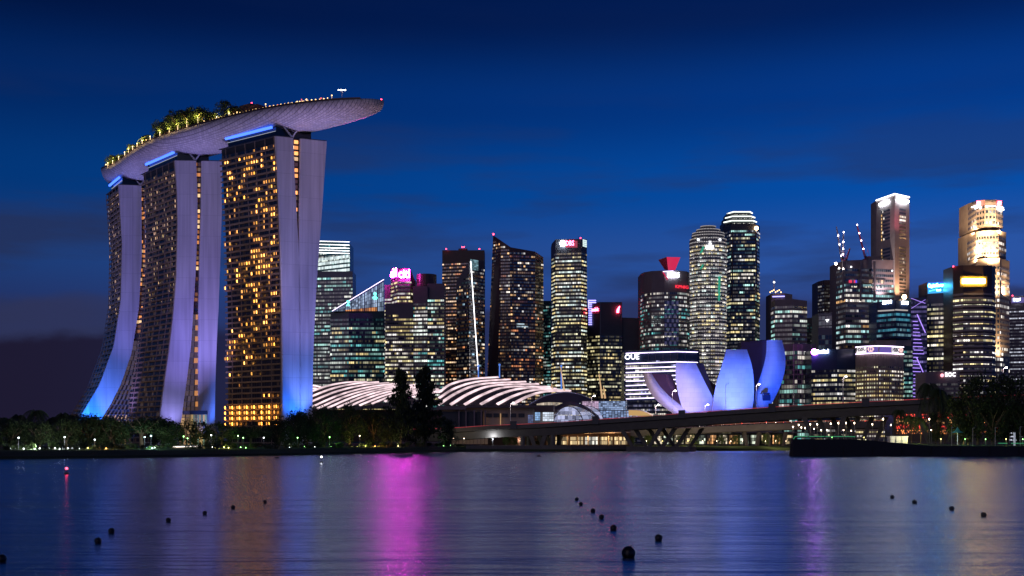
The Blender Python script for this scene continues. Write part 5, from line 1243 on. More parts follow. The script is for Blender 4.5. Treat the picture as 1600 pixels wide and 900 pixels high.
for a, b in ((1236, 1262), (1264, 1288), (1290, 1318), (1320, 1336), (1560, 1574), (1580, 1600)):
    mb = MB(); n = 4
    for k in range(n):
        p0, p1 = a + (b - a) * k / n, a + (b - a) * (k + 1) / n; mb.bar((px(p0, 437), 437, zwall(p0) + 1.0), (px(p1, 437), 437, zwall(p1) + 1.0), .16, n=4)
    mb.build('rail_glow_line', M['green_glow'], rl)

# ------------------------------------------------------------------ vegetation
def leaf_quad(mb, c, s, rng):
    a = rng.uniform(0, 6.28); t = rng.uniform(-.9, .9)
    u = Vector((math.cos(a), math.sin(a), t * .6)).normalized(); w_ = u.cross(Vector((rng.uniform(-1, 1), rng.uniform(-1, 1), rng.uniform(-1, 1)))).normalized()
    mb.face([c - u * s, c - w_ * s * .5, c + u * s, c + w_ * s * .5])
def crown_mesh(kind, seed):
    rng = random.Random(seed); mb = MB()
    if kind in ('round', 'dome'):
        for i in range(44 if kind == 'round' else 40):
            a, r = rng.uniform(0, 6.28), math.sqrt(rng.random())
            zc = rng.uniform(.14, .84) if kind == 'round' else rng.uniform(.48, .82) * (1 - .28 * r * r)
            if kind == 'round': r *= math.sqrt(max(.12, 1 - ((zc - .48) / .46) ** 2))
            c = Vector((math.cos(a) * r * .80, math.sin(a) * r * .80, zc)); cr_ = rng.uniform(.16, .30)
            for k in range(80):
                d = Vector((rng.gauss(0, 1), rng.gauss(0, 1), rng.gauss(0, .7))).normalized() * cr_ * rng.random() ** .45
                leaf_quad(mb, c + Vector((d.x, d.y, d.z * .7)), rng.uniform(.022, .05), rng)
    elif kind == 'conifer':
        for i in range(64):
            f = .12 + .86 * ((i + rng.random()) / 64) ** .9; a = rng.uniform(0, 6.28); r = min(1, (1.04 - f) ** .75 * rng.choice((.5, .75, .95, 1.1, 1.35)) * min(1, .45 + f * 2.2))
            for k in range(92):
                q = rng.random() ** .6; sp = .05 + .10 * (1 - q); c = Vector((math.cos(a) * r * q + rng.gauss(0, sp), math.sin(a) * r * q + rng.gauss(0, sp), f + .05 * q + rng.gauss(0, .016)))
                leaf_quad(mb, c, rng.uniform(.02, .055), rng)
    elif kind == 'shrub':
        for i in range(10):
            a, r = rng.uniform(0, 6.28), rng.random() * .7; c = Vector((math.cos(a) * r, math.sin(a) * r, rng.uniform(.2, .65)))
            for k in range(60):
                d = Vector((rng.gauss(0, 1), rng.gauss(0, 1), rng.gauss(0, 1))).normalized() * .34 * rng.random() ** .4; leaf_quad(mb, c + d, rng.uniform(.05, .1), rng)
    elif kind == 'palm':
        for i in range(17):
            a = 6.283 * i / 17 + rng.uniform(-.2, .2); up = rng.uniform(-.1, 1.0); n = 9; q = []
            for k in range(n + 1):
                f = k / n; q.append(Vector((math.cos(a) * f * .95, math.sin(a) * f * .95, .78 + up * .22 * f - (.42 - .16 * up) * f * f)))
            for k in range(n):
                d = (q[k + 1] - q[k]).normalized(); s_ = d.cross(Vector((0, 0, 1))).normalized(); w_ = .24 * math.sin(math.pi * (.12 + .8 * k / n))
                for sg in (-1, 1):
                    for h in (0, .5):
                        b = q[k].lerp(q[k + 1], h); mb.face([b, b + d * .045, b + s_ * sg * w_ + d * .10 - Vector((0, 0, w_ * .55))])
            for k in range(n): mb.bar(q[k], q[k + 1], .010, n=3)
    return mb
def trunk_mesh(kind, seed):
    rng = random.Random(seed); mb = MB()
    if kind == 'palm':
        q = [Vector((.10 * math.sin(f * 1.3 + seed), .06 * math.sin(f * 1.1), f * .79)) for f in [k / 8 for k in range(9)]]; q = [v - Vector((q[-1].x, q[-1].y, 0)) * (1 if True else 0) for v in q]
        for k in range(8): mb.bar(q[k], q[k + 1], .045 - .002 * k, .045 - .002 * (k + 1), n=7)
    elif kind == 'conifer': mb.bar((0, 0, 0), (0, 0, .95), .07, .01, n=7)
    elif kind == 'shrub':
        for k in range(4): a = k * 1.6; mb.bar((0, 0, 0), (.3 * math.cos(a), .3 * math.sin(a), .5), .04, .015, n=5)
    else:
        h = .40 if kind == 'dome' else .30
        mb.bar((0, 0, 0), (.02, 0, h), .06, .042, n=8)
        for k in range(6):
            a = k * 1.05 + rng.uniform(-.3, .3); m_ = Vector((.02 + .3 * math.cos(a), .3 * math.sin(a), h + .2)); mb.bar((.02, 0, h - .02), m_, .032, .02, n=6)
            for s in (-.5, .5): mb.bar(m_, m_ + Vector((.3 * math.cos(a + s), .3 * math.sin(a + s), .2)), .018, .006, n=5)
    return mb
PROTO = {}
KINDNAME = {'palm': 'palm_tree', 'round': 'broadleaf_tree', 'dome': 'rain_tree', 'conifer': 'conifer_tree', 'shrub': 'shrub'}
CATNAME = {'palm': 'palm tree', 'round': 'tree', 'dome': 'tree', 'conifer': 'conifer', 'shrub': 'shrub'}
def plant(kind, p, Y, z, top, width, label, group, variant=0, leaf='leaf', hm=None):
    """kind at picture column p, distance Y, foot at z; top is a picture row (or height hm), width in picture pixels"""
    key = (kind, variant, leaf)
    if key not in PROTO:
        r = bpy.data.objects.new(KINDNAME[kind], None); C.objects.link(r)
        c_ = crown_mesh(kind, 31 * variant + len(kind)).build('crown', M['frond' if kind == 'palm' else leaf], r); trunk_mesh(kind, variant + 3).build('trunk', M['bark'], r)
        PROTO[key] = (r, False)
    r, used = PROTO[key]
    if used: r = copy_tree(r)
    PROTO[key] = (r, True)
    h = hm if hm else pz(top, Y) - z; w_ = width / F * Y / 2
    r.location = (px(p, Y), Y, z); r.scale = (w_, w_, h); r.rotation_euler = (0, 0, random.Random(int(p * 7 + Y)).uniform(0, 6.28))
    return tag(r, label, CATNAME[kind], group)
GL = 'trees of the left bank park'; GR = 'trees of the right bank park'
for i, (p, top, w_, dy) in enumerate([(-8, 641, 34, 60), (13, 642, 34, 52), (29, 636, 36, 64), (55, 627, 42, 55), (79, 641, 34, 60), (98, 633, 38, 56), (114, 641, 32, 62)]):
    plant('palm', p, yshore(p) + dy, 2.9, top, w_, 'dark feathery palm standing above the left bank trees' if i not in (3, 5) else ('tallest dark palm at the far left, its fronds spread against the purple sky' if i == 3 else 'dark palm just left of the foot of the blue-lit hotel end wall'), GL, i % 3)
for i, (p, top, w_, dy, kind, v) in enumerate([
    (-25, 655, 80, 50, 'round', 0), (18, 654, 66, 48, 'round', 1), (62, 656, 62, 44, 'round', 2), (104, 652, 60, 46, 'round', 3), (140, 645, 74, 52, 'round', 0), (174, 648, 60, 48, 'round', 1), (222, 642, 118, 46, 'dome', 0),
    (268, 656, 56, 40, 'round', 2), (306, 653, 62, 44, 'round', 3), (346, 657, 58, 36, 'round', 0), (392, 656, 76, 40, 'dome', 1), (436, 650, 56, 44, 'round', 1), (466, 637, 52, 48, 'round', 2), (506, 629, 66, 44, 'round', 3), (546, 627, 58, 46, 'round', 0), (584, 633, 62, 40, 'round', 1), (612, 642, 48, 36, 'round', 2), (650, 640, 50, 30, 'round', 3), (700, 649, 40, 22, 'round', 1), (112, 643, 70, 90, 'round', 2), (140, 646, 80, 100, 'round', 1), (168, 645, 70, 95, 'round', 3), (255, 650, 70, 95, 'round', 0), (455, 646, 60, 90, 'round', 3), (480, 640, 60, 90, 'round', 1), (40, 650, 80, 100, 'round', 3)]):
    lab = 'dark leafy tree in the left bank park with its crown merging into the tree line'
    if i == 6: lab = 'broad dome-crowned tree in front of the middle hotel tower, widest on the left bank'
    if i == 18: lab = 'low round tree just right of the two tall conifers at the bridge end'
    if i == 10: lab = 'flat-crowned dark tree below the lit yellow base rows of the nearest hotel tower'
    plant(kind, p, yshore(p) + dy, 2.9, top, w_, lab, GL, v)
plant('conifer', 626, yshore(627) + 26, 2.8, 581, 64, 'tall ragged dark conifer, left one of the pair before the ribbed roofs', GL, 0)
plant('conifer', 664, yshore(666) + 24, 2.8, 578, 72, 'tallest and widest dark conifer in the gap between the two ribbed roofs', GL, 1)
k = 0
for p in range(-20, 730, 15):
    rr = random.Random(p); plant('shrub', p + rr.uniform(-4, 4), yshore(p) + rr.uniform(14, 30), 2.2, None, rr.uniform(16, 30), 'dark shrub in the planted edge of the left bank', 'shrubs along the left bank', k % 3, 'leaf2' if k % 2 else 'leaf', hm=rr.uniform(2.0, 4.2)); k += 1
for i, (p, top, w_, Y, kind, v) in enumerate([(1528, 578, 92, 486, 'round', 0), (1574, 576, 84, 480, 'round', 2), (1618, 582, 80, 478, 'round', 3), (1499, 612, 48, 492, 'round', 1), (1550, 618, 70, 476, 'round', 3), (1595, 622, 70, 474, 'round', 1), (1462, 640, 30, 520, 'round', 2)]):
    lab = 'dark bushy tree in the mass of trees at the right edge'
    if i == 0: lab = 'biggest dark round tree standing before the dark tower with the yellow sign'
    if i == 3: lab = 'smaller dark tree at the left flank of the biggest round tree on the right'
    if i == 6: lab = 'small leafy tree under the right bank palms'
    plant(kind, p, Y, 4.0, top, w_, lab, GR, v)
for i, (p, top, w_, Y, lit) in enumerate([(1406, 628, 26, 520, 0), (1424, 640, 26, 508, 1), (1438, 642, 26, 505, 1), (1452, 577, 40, 530, 0), (1468, 588, 36, 526, 0), (1478, 600, 30, 534, 0), (1504, 650, 28, 500, 1), (1512, 648, 24, 500, 1)]):
    lab = ['slim dark palm standing leftmost in the right bank park', 'short palm lit yellow-green from below, left one of its pair', 'short palm lit yellow-green from below, right one of its pair', 'tallest slim dark palm left of the bank block with the red emblem', 'tall dark palm in front of the white bank name', 'dark palm between the white bank name and the big round tree', 'short lit palm beside the teal parasol', 'short lit palm just right of the teal parasol'][i]
    plant('palm', p, Y, 4.3, top, w_, lab, GR, i % 3)
# waterfront planting seen under the bridges
for i, (p, top, Y) in enumerate([(792, 681, 660), (804, 682, 660), (818, 681, 662), (842, 682, 662), (986, 680, 690), (1012, 678, 692), (1062, 679, 692), (1085, 677, 694), (1128, 678, 694), (1150, 678, 694), (1196, 676, 694), (1216, 677, 696)]):
    plant('round', p, Y - 6, 3.0, top, 17, 'small lit tree on the promenade under the bridge spans', 'promenade trees under the bridges', i % 4, 'leaf2')
# roof garden
fl = [(.03, 4.5), (.055, 5.5), (.075, 6.5), (.09, 5.5), (.11, 6.5), (.125, 5), (.15, 5), (.17, 4.5), (.20, 4), (.235, 4), (.27, 5), (.30, 4.5), (.335, 5), (.365, 5.5), (.405, 6), (.425, 9.5), (.445, 7.5), (.465, 8.5), (.478, 10), (.492, 11), (.505, 9.5), (.518, 11), (.532, 10), (.548, 11), (.562, 9), (.578, 7.5), (.592, 6.5), (.60, 5), (.645, 9), (.655, 7)] + [(.02 + .0187 * k, 2.6 + (k * 37 % 10) * .26) for k in range(34)]
for i, (f, h) in enumerate([(a, b * 1.3) for a, b in fl]):
    q = on_deck(f, (.80, .90, .7)[i % 3] if f > .1 else .6, .8); kd = 'palm' if i % 4 == 1 else 'round'
    plant(kd, 800 + q.x / q.y * F, q.y, q.z, None, (h * 1.3) / q.y * F, 'small tree in the roof garden among warm lamps', 'roof garden trees', i % (3 if kd == 'palm' else 4), 'leaf2', hm=h)

# ------------------------------------------------------------------ park lamps and uplights
def lampcol(n): return {'w': (.9, .95, 1), 'y': (1, .80, .25), 'o': (1, .42, .10), 'c': (.55, .95, 1), 'g': (.35, 1, .25), 'm': (1, .75, .5)}[n]
for n in 'wyocgm': M['bulb_' + n] = em('lamp_glass_' + n, lampcol(n), 14, 'FRONT')
COLN = {'w': 'white', 'y': 'yellow', 'o': 'orange', 'c': 'cyan', 'g': 'green', 'm': 'warm white'}
pl = {}
def lamp_post(kind, p, r_, Y, z, colr, label, group, pw=600):
    key = (kind, colr)
    if key not in pl:
        r = bpy.data.objects.new(kind, None); C.objects.link(r)
        if kind == 'park_lamp':
            mb = MB(); mb.bar((0, 0, 0), (0, 0, .97), .09, .06, n=6); mb.build('pole', M['metal'], r)
            o = MB(); o.ball((0, 0, 1.0), .20, 8, 5, sz=.22); o.build('globe', M['bulb_' + colr], r)
        else:
            mb = MB(); mb.bar((0, 0, 0), (0, 0, .6), .22, .26, n=8); mb.build('housing', M['metal'], r); o = MB(); o.ball((0, 0, .72), .17, 8, 4); o.build('lens', M['bulb_' + colr], r)
        pl[key] = [r, False]
    r, used = pl[key]
    if used: r = copy_tree(r)
    pl[key][1] = True
    r.location = (px(p, Y), Y, z)
    h = max(1.2, pz(r_, Y) - z) if kind == 'park_lamp' else 1
    r.scale = (1, 1, h) if kind == 'park_lamp' else (1, 1, 1)
    if pw: point((px(p, Y), Y - .8, z + (h + .4 if kind == 'park_lamp' else 1.4)), pw, lampcol(colr), .3)
    return tag(r, label, 'lamp', group)
for p, r_, c in [(29, 684, 'w'), (101, 683, 'w'), (148, 687, 'w'), (226, 683, 'c'), (236, 681, 'c'), (287, 682, 'g'), (293, 685, 'g'), (330, 680, 'w'), (372, 681, 'g'), (380, 684, 'g'), (412, 684, 'w'), (465, 684, 'g'), (515, 683, 'g'), (562, 681, 'm')]:
    Y = yshore(p) + 26; lamp_post('park_lamp', p, r_, Y, 2.6, c, f'slim park lamp with a {COLN[c]} globe among the left bank trees', 'left bank park lamps', 260)
for p, c in [(16, 'w'), (24, 'w'), (37, 'w'), (54, 'w'), (62, 'w'), (77, 'w'), (86, 'w'), (93, 'w'), (98, 'w'), (106, 'w'), (113, 'w'), (124, 'w'), (137, 'y'), (157, 'o'), (166, 'o'), (186, 'w'), (230, 'c'), (238, 'c'), (242, 'w'), (296, 'g'), (332, 'w'), (336, 'y'), (350, 'y'), (357, 'y'), (376, 'g'), (384, 'g'), (453, 'w'), (476, 'g'), (492, 'w'), (518, 'g'), (529, 'm'), (550, 'y'), (558, 'y'), (571, 'y'), (586, 'o'), (603, 'o'), (622, 'm'), (693, 'g'), (704, 'g')]:
    Y = yshore(p) + 20 + (p * 7) % 17; lamp_post('ground_uplight', p, 0, Y, 2.35 + (p % 3) * .1, c, f'small {COLN[c]} uplight at the foot of the left bank trees', 'left bank uplights', (140, 420, 2000, 700)[int(p) % 4])
for p in (812, 834, 862, 902, 948, 968, 1010, 1035, 1058, 1075, 1098, 1120, 1142, 1160, 1196, 1212, 1228): lamp_post('park_lamp', p, 689, 676 + (p % 7), 3, 'y' if p % 2 else 'm', f"short {'yellow' if p % 2 else 'warm white'} promenade lamp under the bridges", 'promenade lamps', 2600 if p % 3 == 0 else 1300)
lamp_post('park_lamp', 770, 686, 640, 3, 'w', 'bright white floodlight post under the left end of the road bridge', None, 2600); lamp_post('park_lamp', 709, 685, 632, 3, 'm', 'pair of warm lamps at the bridge abutment, left one', None, 700); lamp_post('park_lamp', 725, 685, 632, 3, 'm', 'pair of warm lamps at the bridge abutment, right one', None, 700)
tl = [(1239, 667, 0), (1248, 664, 1), (1252, 668, 1), (1258, 669, 1), (1266, 663, 1), (1272, 670, 1), (1277, 663, 1), (1283, 672, 1), (1292, 672, 1), (1298, 662, 1), (1310, 661, 1), (1318, 672, 1), (1322, 661, 0), (1330, 673, 1), (1335, 661, 0), (1363, 663, 0), (1380, 655, 1), (1392, 664, 0), (1452, 655, 1), (1455, 672, 0)]
for i, (p, r_, lit) in enumerate(tl): lamp_post('park_lamp', p, r_, 446 + (i * 37) % 40, 4.6, 'm', 'slim lamp post with a warm globe on the right bank terrace', 'right bank terrace lamps', 900 if i % 2 == 0 else 0)
for i, (p, t_) in enumerate([(1487, 668), (1520, 669), (1555, 668), (1594, 667)]):
    r = thing('light_post', f"tall slim unlit post on the right bank path, {['first', 'second', 'third', 'last'][i]} from the left of the four", 'lamp post', (px(p, 436), 436, 3.9), 'slim posts along the right bank path')
    mb = MB(); mb.bar((px(p, 436), 436, 3.9), (px(p, 436), 436, pz(t_, 436)), .07, n=6); mb.build('pole', M['white'], r); mb = MB(); q = Vector((px(p, 436), 436, pz(t_, 436))); mb.bar(q, q + Vector((.7, -.2, .05)), .06, n=4); mb.build('arm', M['white'], r)
# street lamps on the bridge
def street_lamp(p, top, lit, label):
    q, d, n_ = deck_at(p); base = q + n_ * 1.0 - Vector((0, 0, 1.25)); zt = pz(top, q.y + 1)
    r = thing('street_lamp', label, 'street lamp', base, 'street lamps on the road bridge')
    mb = MB(); mb.bar(base, (base.x, base.y, zt), .16, .10, n=8); mb.build('pole', M['white'], r)
    e = Vector((base.x - 1.6 * d.x * -1, base.y, zt + .5)); mb = MB(); mb.bar((base.x, base.y, zt - .1), e, .08, n=6); mb.build('arm', M['white'], r)
    mb = MB(); mb.ball(e, .62 if lit else .3, 8, 4, sz=.6); mb.build('lamp_head', M['white_lamp'] if lit else M['metal'], r)
    if lit: point(e + n_ * 3 - Vector((0, 0, 1.2)), 3200, (1, .80, .70), .4); point(e - n_ * 1.2 - Vector((0, 0, .4)), 900, (1, .8, .8), .4)
for p, top, lit, lab in [(797, 631, 1, 'lit street lamp before the domed hall wall, first from the left on the bridge'), (924, 620, 1, 'lit street lamp before the glazed arcade'), (1050, 612, 1, 'lit street lamp before the smallest lotus petal'), (1101, 634, 1, 'short lit street lamp before the second lotus petal'), (1133, 601, 0, 'unlit tall lamp pole before the middle lotus petal'), (1181, 602, 1, 'lit street lamp between the two right lotus petals'), (1317, 590, 1, 'lit tall street lamp before the navy block with the magenta emblem'), (978, 622, 0, 'unlit lamp pole between the arcade and the striped block'), (865, 632, 0, 'unlit lamp pole before the bright hall window'), (1240, 603, 0, 'unlit lamp pole right of the last lotus petal'), (1024, 634, 1, 'short lit street lamp before the striped block'), (1568, 576, 1, 'lit street lamp above the trees at the right edge')]:
    street_lamp(p, top, lit, lab)

# ------------------------------------------------------------------ waterfront under the bridges
sh_ = thing('promenade_shelter', 'long low promenade shelter glowing warm under the left half of the bridge', 'shelter', (px(880, 668), 668, 3))
mb = MB(); mb.box(px(752, 676), px(985, 676), 676, 690, 3, 12); mb.build('wall', M['brown'], sh_)
for k in range(5): glow_panel(sh_, 'shopfront', P(868 + k * 23, 690, 676), P(888 + k * 23, 690, 676), 3.4, 8.2, 7, 2, lambda c, r: gc(((1, .72, .36) if k != 2 else (1, .95, .8)), (.15, .6, 1.2)), .3)
glow_panel(sh_, 'shopfront', P(705, 690, 660), P(762, 690, 676), 3.4, 8, 10, 1, lambda c, r: (.05, .03, .02), .3)
for a in range(12): slab(sh_, 'column', 790 + a * 16, 791.6 + a * 16, 681, 697, 668, .8, 'tan')
mb = MB(); mb.loft([[P(868, 676.5, 668), P(985, 675, 668), P(985, 676.5, 668), P(868, 678, 668)], [P(868, 674, 690), P(985, 672.5, 690), P(985, 674, 690), P(868, 675.5, 690)]]); mb.build('awning', M['tan'], sh_)
for a in (878, 915, 955): point(P(a, 682, 666), 1600, (1, .62, .25), .5)
qw = thing('quay_wall', 'low pale quay wall at the waterline left of the slanted bridge legs', 'quay wall', (px(860, 630), 628, 0)); mb = MB()
q = [(728, 612), (800, 618), (978, 644)]
for (a, ya), (b, yb) in zip(q, q[1:]): mb.face([(px(a, ya), ya - 1, -1), (px(b, yb), yb - 1, -1), (px(b, yb), yb - 1, 3.2), (px(a, ya), ya - 1, 3.2)]); mb.face([(px(a, ya), ya - 1, 3.2), (px(b, yb), yb - 1, 3.2), (px(b, yb), yb + 14, 3.25), (px(a, ya), ya + 14, 3.25)])
mb.build('wall', M['concrete'], qw)
sr = thing('shop_row', 'row of small lit shops on the far quay between the bridge legs', 'shop row', (px(1110, 722), 722, 3)); mb = MB(); mb.box(px(1010, 722), px(1245, 722), 722, 730, 3, 10.5); mb.build('wall', M['dark'], sr)
for k in range(13): 
    colr = rg.choice([(1, .75, .4), (1, .85, .6), (.9, 1, .8), (1, .5, .2)]); glow_panel(sr, 'shopfront', P(1020 + k * 17, 690, 722), P(1034 + k * 17, 690, 722), 3.6, 9.4, 6, 3, lambda c, r: gc(colr, (.02, .1, .35, 1.0)), .3)
# small structures of the right bank
tn = thing('parasol', 'teal pointed parasol lit white on the right bank lawn', 'parasol', (px(1496, 470), 470, 4.2)); mb = MB(); c_ = P(1496, 667, 470); rr_ = [P(1496, 676, 470) + Vector((2.4 * math.cos(6.283 * i / 10), 2.4 * math.sin(6.283 * i / 10), 0)) for i in range(10)]; md = [P(1496, 673, 470) + Vector((1.0 * math.cos(6.283 * i / 10), 1.0 * math.sin(6.283 * i / 10), 0)) for i in range(10)]
for i in range(10): j = (i + 1) % 10; mb.face([rr_[i], rr_[j], md[j], md[i]]); mb.face([md[i], md[j], c_])
mb.build('canopy', mat('teal_canvas', (.06, .30, .36), .7), tn); mb = MB(); mb.bar((c_.x, c_.y, 4.2), c_, .07, n=6); mb.build('pole', M['white'], tn); point((c_.x, c_.y - 4, 6), 900, (.8, 1, 1), .3)
wt = thing('site_hut', 'white lit hut with open panels on the right bank lawn', 'hut', (px(1405, 500), 500, 4.3))
for k in range(3): mb = MB(); mb.box(px(1391 + k * 9.6, 500), px(1399 + k * 9.6, 500), 500, 504, 4.3, 7.4); mb.build('wall_panel', M['white'], wt)
mb = MB(); mb.box(px(1390, 500), px(1419, 500), 499.6, 505, 7.42, 7.8); mb.build('roof', M['white'], wt); point(P(1404, 680, 490), 1500, (1, .95, .95), .4)
cy_ = thing('light_column', 'short white glowing column on the right bank path near the picture edge', 'light column', (px(1585, 440), 440, 4)); mb = MB(); mb.bar((px(1585, 440), 440, 4.0), (px(1585, 440), 440, pz(676, 440)), .38, n=10); mb.build('lit_column', em('soft_white_column', (.75, .82, 1), .35), cy_); mb = MB(); mb.bar((px(1585, 440), 440, pz(676, 440)), (px(1585, 440), 440, pz(676, 440) + .3), .42, n=10); mb.build('cap', M['metal'], cy_)
bs = thing('lit_step', 'long low step edged with bright white light on the left bank', 'step', (px(292, 440), 440, 2.3)); mb = MB(); a, b = P(270, 699, 428), P(316, 698, 440); mb.loft([[a - Vector((0, 0, 2)), a + Vector((0, 3, -2)), a + Vector((0, 3, .1)), a + Vector((0, 0, .1))], [b - Vector((0, 0, 2)), b + Vector((0, 3, -2)), b + Vector((0, 3, .1)), b + Vector((0, 0, .1))]]); mb.build('step', M['concrete'], bs); mb = MB(); mb.bar(a + Vector((0, -.2, .2)), b + Vector((0, -.2, .2)), .22, n=4); mb.build('light_strip', em('warm_white_step_light', (1, .88, .75), 3), bs)

gs = thing('grandstand', 'long grandstand glowing red and amber between the trunks of the right bank trees', 'grandstand', (px(1490, 640), 640, 4)); mb = MB(); mb.box(px(1396, 640), px(1575, 640), 640, 655, 3, 25); mb.build('wall', M['dark'], gs)
for k in range(5):
    colr = [(1, .30, .08), (1, .06, .04), (1, .45, .15), (1, .08, .05), (1, .35, .12)][k]
    glow_panel(gs, 'lit_tier', P(1400, 690, 640 - k * .4), P(1570, 690, 640 - k * .4), 9.5 + k * 2.9, 11.9 + k * 2.9, 110, 3, lambda c, r: gc(colr, (0, .01, .03, .1, .5, 1.6) if (c // 21) % 2 == 0 or c < 28 else (0, .01, .02, .3)), .3)
for p in (1416, 1445, 1478, 1520, 1560): point(P(p, 655, 600), 2600, (1, .42, .16), .6)
for p in (1470, 1508, 1540, 1572, 1598, 1350, 1300): lamp_post('park_lamp', p, 686, 446, 4.3 if p > 1400 else 6, 'g' if p % 3 else 'y', f"low {'green' if p % 3 else 'yellow'} garden lamp on the right bank lawn", 'garden lamps on the right bank lawn', 700)
for p, r_ in ((1432, 664), (1440, 664), (1500, 664), (1512, 664)): point(P(p, r_ + 14, 494), 2600, (1, .92, .35), .4)

# ------------------------------------------------------------------ cars
paints = [mat('dark_car_paint', (.03, .03, .035), .3, var=0), mat('white_car_paint', (.6, .6, .6), .3, var=0), mat('red_car_paint', (.3, .02, .02), .3, var=0), mat('silver_car_paint', (.35, .36, .38), .3, .5, var=0)]
M['tail'] = em('tail_lamp', (1, .05, .03), 16, 'NONE'); M['head'] = em('head_lamp', (1, .93, .8), 14, 'NONE'); M['carglass'] = mat('car_window_glass', (.01, .012, .015), .1, var=0)
cars = {}
def make_car(pi):
    r = bpy.data.objects.new('car', None); C.objects.link(r)
    prof = [(-2.2, .45), (-2.2, .95), (-1.4, 1.0), (1.0, 1.0), (2.15, .85), (2.2, .45)]
    mb = MB(); mb.loft([[Vector((x, -.88, z)) for x, z in prof], [Vector((x, .88, z)) for x, z in prof]]); mb.build('body', paints[pi], r)
    pr2 = [(-1.7, 1.0), (-1.2, 1.5), (.3, 1.5), (1.0, 1.0)]; mb = MB(); mb.loft([[Vector((x, -.76, z)) for x, z in pr2], [Vector((x, .76, z)) for x, z in pr2]]); mb.build('cabin', M['carglass'], r)
    mb = MB(); mb.box(-1.15, .28, -.74, .74, 1.503, 1.55); mb.build('roof', paints[pi], r)
    for x in (-1.35, 1.35):
        for y in (-.9, .7): mb = MB(); mb.bar((x, y, .33), (x, y + .2, .33), .33, n=12); mb.build('wheel', M['black'], r)
    for y in (-.7, .35):
        mb = MB(); mb.box(-2.26, -2.203, y, y + .35, .68, .92); mb.build('tail_lamp', M['tail'], r); mb = MB(); mb.box(2.203, 2.26, y, y + .35, .58, .78); mb.build('headlight', M['head'], r)
    return r
def car(q, ang, pi, label, group):
    if pi not in cars: cars[pi] = make_car(pi); r = cars[pi]
    else: r = copy_tree(cars[pi])
    r.location = q; r.rotation_euler = (0, 0, ang); return tag(r, label, 'car', group)
PN = ['dark', 'white', 'red', 'silver']; rc = random.Random(3)
for i in range(22):
    p = 715 + i * 39 + rc.uniform(-9, 9); q, d, n_ = deck_at(p); pi = rc.randrange(4); rev = i % 2
    car(q + n_ * (5 if not rev else 17) - Vector((0, 0, 1.24)), math.atan2(d.y, d.x) + (math.pi if rev else 0), pi, f"{PN[pi]} car driving {'left' if rev else 'right'} over the tall road bridge", f"{PN[pi]} cars going {'left' if rev else 'right'} on the road bridge")
for i in range(40):
    p = 1000 + i * 14 + rc.uniform(-5, 5); a_ = next((k for k in range(len(ef2) - 1) if 800 + ef2[k + 1].x / ef2[k + 1].y * F >= p), len(ef2) - 2); q = ef2[a_].lerp(ef2[a_ + 1], .5); q = Vector((px(p, q.y), q.y, q.z)); pi = rc.randrange(4); rev = i % 3 == 1
    car(q + Vector((0, 4 + (i % 3) * 4.5, .06)), math.pi if rev else 0.0, pi, f"{PN[pi]} car in the traffic heading {'left' if rev else 'right'} on the lower bridge", f"{PN[pi]} cars heading {'left' if rev else 'right'} on the lower bridge")

# ------------------------------------------------------------------ buoys
M['buoy'] = mat('black_buoy_plastic', (.012, .011, .012), .32, var=.3, scale=6)
def buoy(p, rc_, dpx, label, group, first=[None]):
    Y = 40.0
    for _ in range(30):
        rad = dpx / 2 / F * Y; zc = rad * .62; Y = (CH - zc) * F / (rc_ - HZ)
    if first[0] is None:
        r = bpy.data.objects.new('mooring_buoy', None); C.objects.link(r)
        mb = MB(); mb.ball((0, 0, 0), 1, 20, 14, sz=.96); mb.build('float', M['buoy'], r, smooth=True)
        mb = MB(); mb.bar((0, 0, .93), (0, 0, 1.02), .16, n=10); k = [Vector((.12 * math.cos(a * .6283), 0, 1.10 + .12 * math.sin(a * .6283))) for a in range(10)]
        for a in range(10): mb.bar(k[a], k[(a + 1) % 10], .03, n=5)
        mb.build('lifting_ring', M['metal'], r)
        mb = MB()
        for a in range(24):
            a0, a1 = 6.283 * a / 24, 6.283 * (a + 1) / 24; mb.bar((1.0 * math.cos(a0), 1.0 * math.sin(a0), 0), (1.0 * math.cos(a1), 1.0 * math.sin(a1), 0), .05, n=5)
        mb.build('seam', M['black'], r); first[0] = r
    else: r = copy_tree(first[0])
    r.location = (px(p, Y), Y, zc); r.scale = (rad,) * 3; r.rotation_euler = (rad, .1 * (p % 3 - 1), p)
    return tag(r, label, 'buoy', group)
ordn = ['nearest', 'second', 'third', 'fourth', 'fifth', 'sixth', 'seventh']
G1, G2, G3 = 'left line of black buoys', 'middle line of black buoys', 'right line of black buoys'
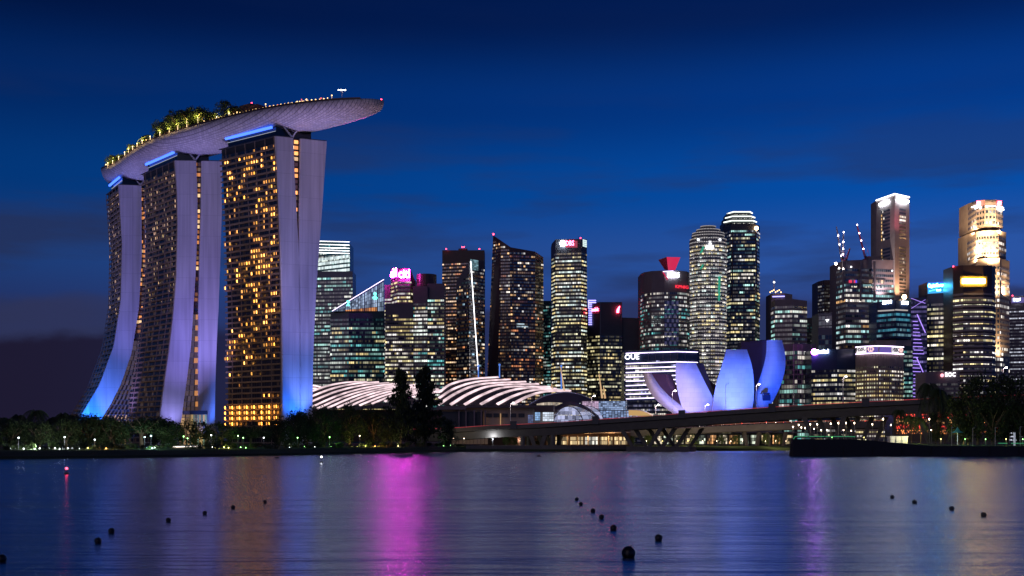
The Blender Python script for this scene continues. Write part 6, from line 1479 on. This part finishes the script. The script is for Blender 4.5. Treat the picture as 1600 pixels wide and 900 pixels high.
for i, (p, r_, d) in enumerate([(3, 873, 14), (153, 845, 11), (174, 829.5, 10), (263, 812.5, 8.5), (320, 801.5, 7.5), (364, 792.5, 7), (414, 784, 6.5)]): buoy(p, r_, d, f"round black buoy, {ordn[i]} of the line running off to the left bank" if i else 'round black buoy cut by the left picture edge', G1)
for i, (p, r_, d) in enumerate([(982, 864, 22), (1029, 840.5, 12), (958.5, 825, 10.5), (940, 808, 8.5), (926.5, 798, 7.5), (907.5, 787.5, 6.5), (901, 780, 6)]):
    buoy(p, r_, d, ['largest round black buoy in the foreground', 'round black buoy standing alone right of the largest one', 'round black buoy just behind the largest one in the middle line', 'middle line black buoy, fourth toward the far bank', 'middle line black buoy, fifth toward the far bank', 'middle line black buoy, last but one toward the far bank', 'smallest black buoy at the far end of the middle line'][i], G2)
for i, (p, r_, d) in enumerate([(1537, 804.5, 9), (1487, 794.5, 8), (1429, 784.5, 7.5), (1394, 776.5, 6.5)]): buoy(p, r_, d, f"small black buoy, {['nearest', 'second nearest', 'third', 'farthest'][i]} of the four on the right", G3)
def marker(p, r_, wl, m, label):
    Y = CH * F / (wl - HZ); r = thing('marker_buoy', label, 'marker buoy', (px(p, Y), Y, 0)); zt = pz(r_, Y)
    mb = MB(); mb.bar((px(p, Y), Y, -.3), (px(p, Y), Y, .35), .45, .4, n=12); mb.build('float', M['buoy'], r); mb = MB(); mb.bar((px(p, Y), Y, .35), (px(p, Y), Y, zt), .07, n=6); mb.build('mast', M['black'], r); mb = MB(); mb.ball((px(p, Y), Y, zt), .22, 8, 5); mb.build('lamp', M[m], r)
marker(104, 732, 741, 'red_lamp', 'small marker buoy with a red lamp on the dark water at left'); marker(502, 714, 723, 'white_lamp', 'thin marker pole with a white lamp off the left bank')
def lowfloat(p, wl, label):
    Y = CH * F / (wl - HZ); r = thing('mooring_float', label, 'float', (px(p, Y), Y, 0)); mb = MB(); mb.bar((px(p, Y) - .8, Y, .12), (px(p, Y) + .8, Y, .12), .34, n=10); mb.build('drum', M['buoy'], r); mb = MB(); mb.bar((px(p, Y), Y, .4), (px(p, Y), Y, .95), .16, n=6); mb.build('post', M['black'], r)
lowfloat(433, 716, 'dark drum float near the bank below the nearest hotel tower'); lowfloat(842, 713.5, 'dark drum float near the quay below the bridge')
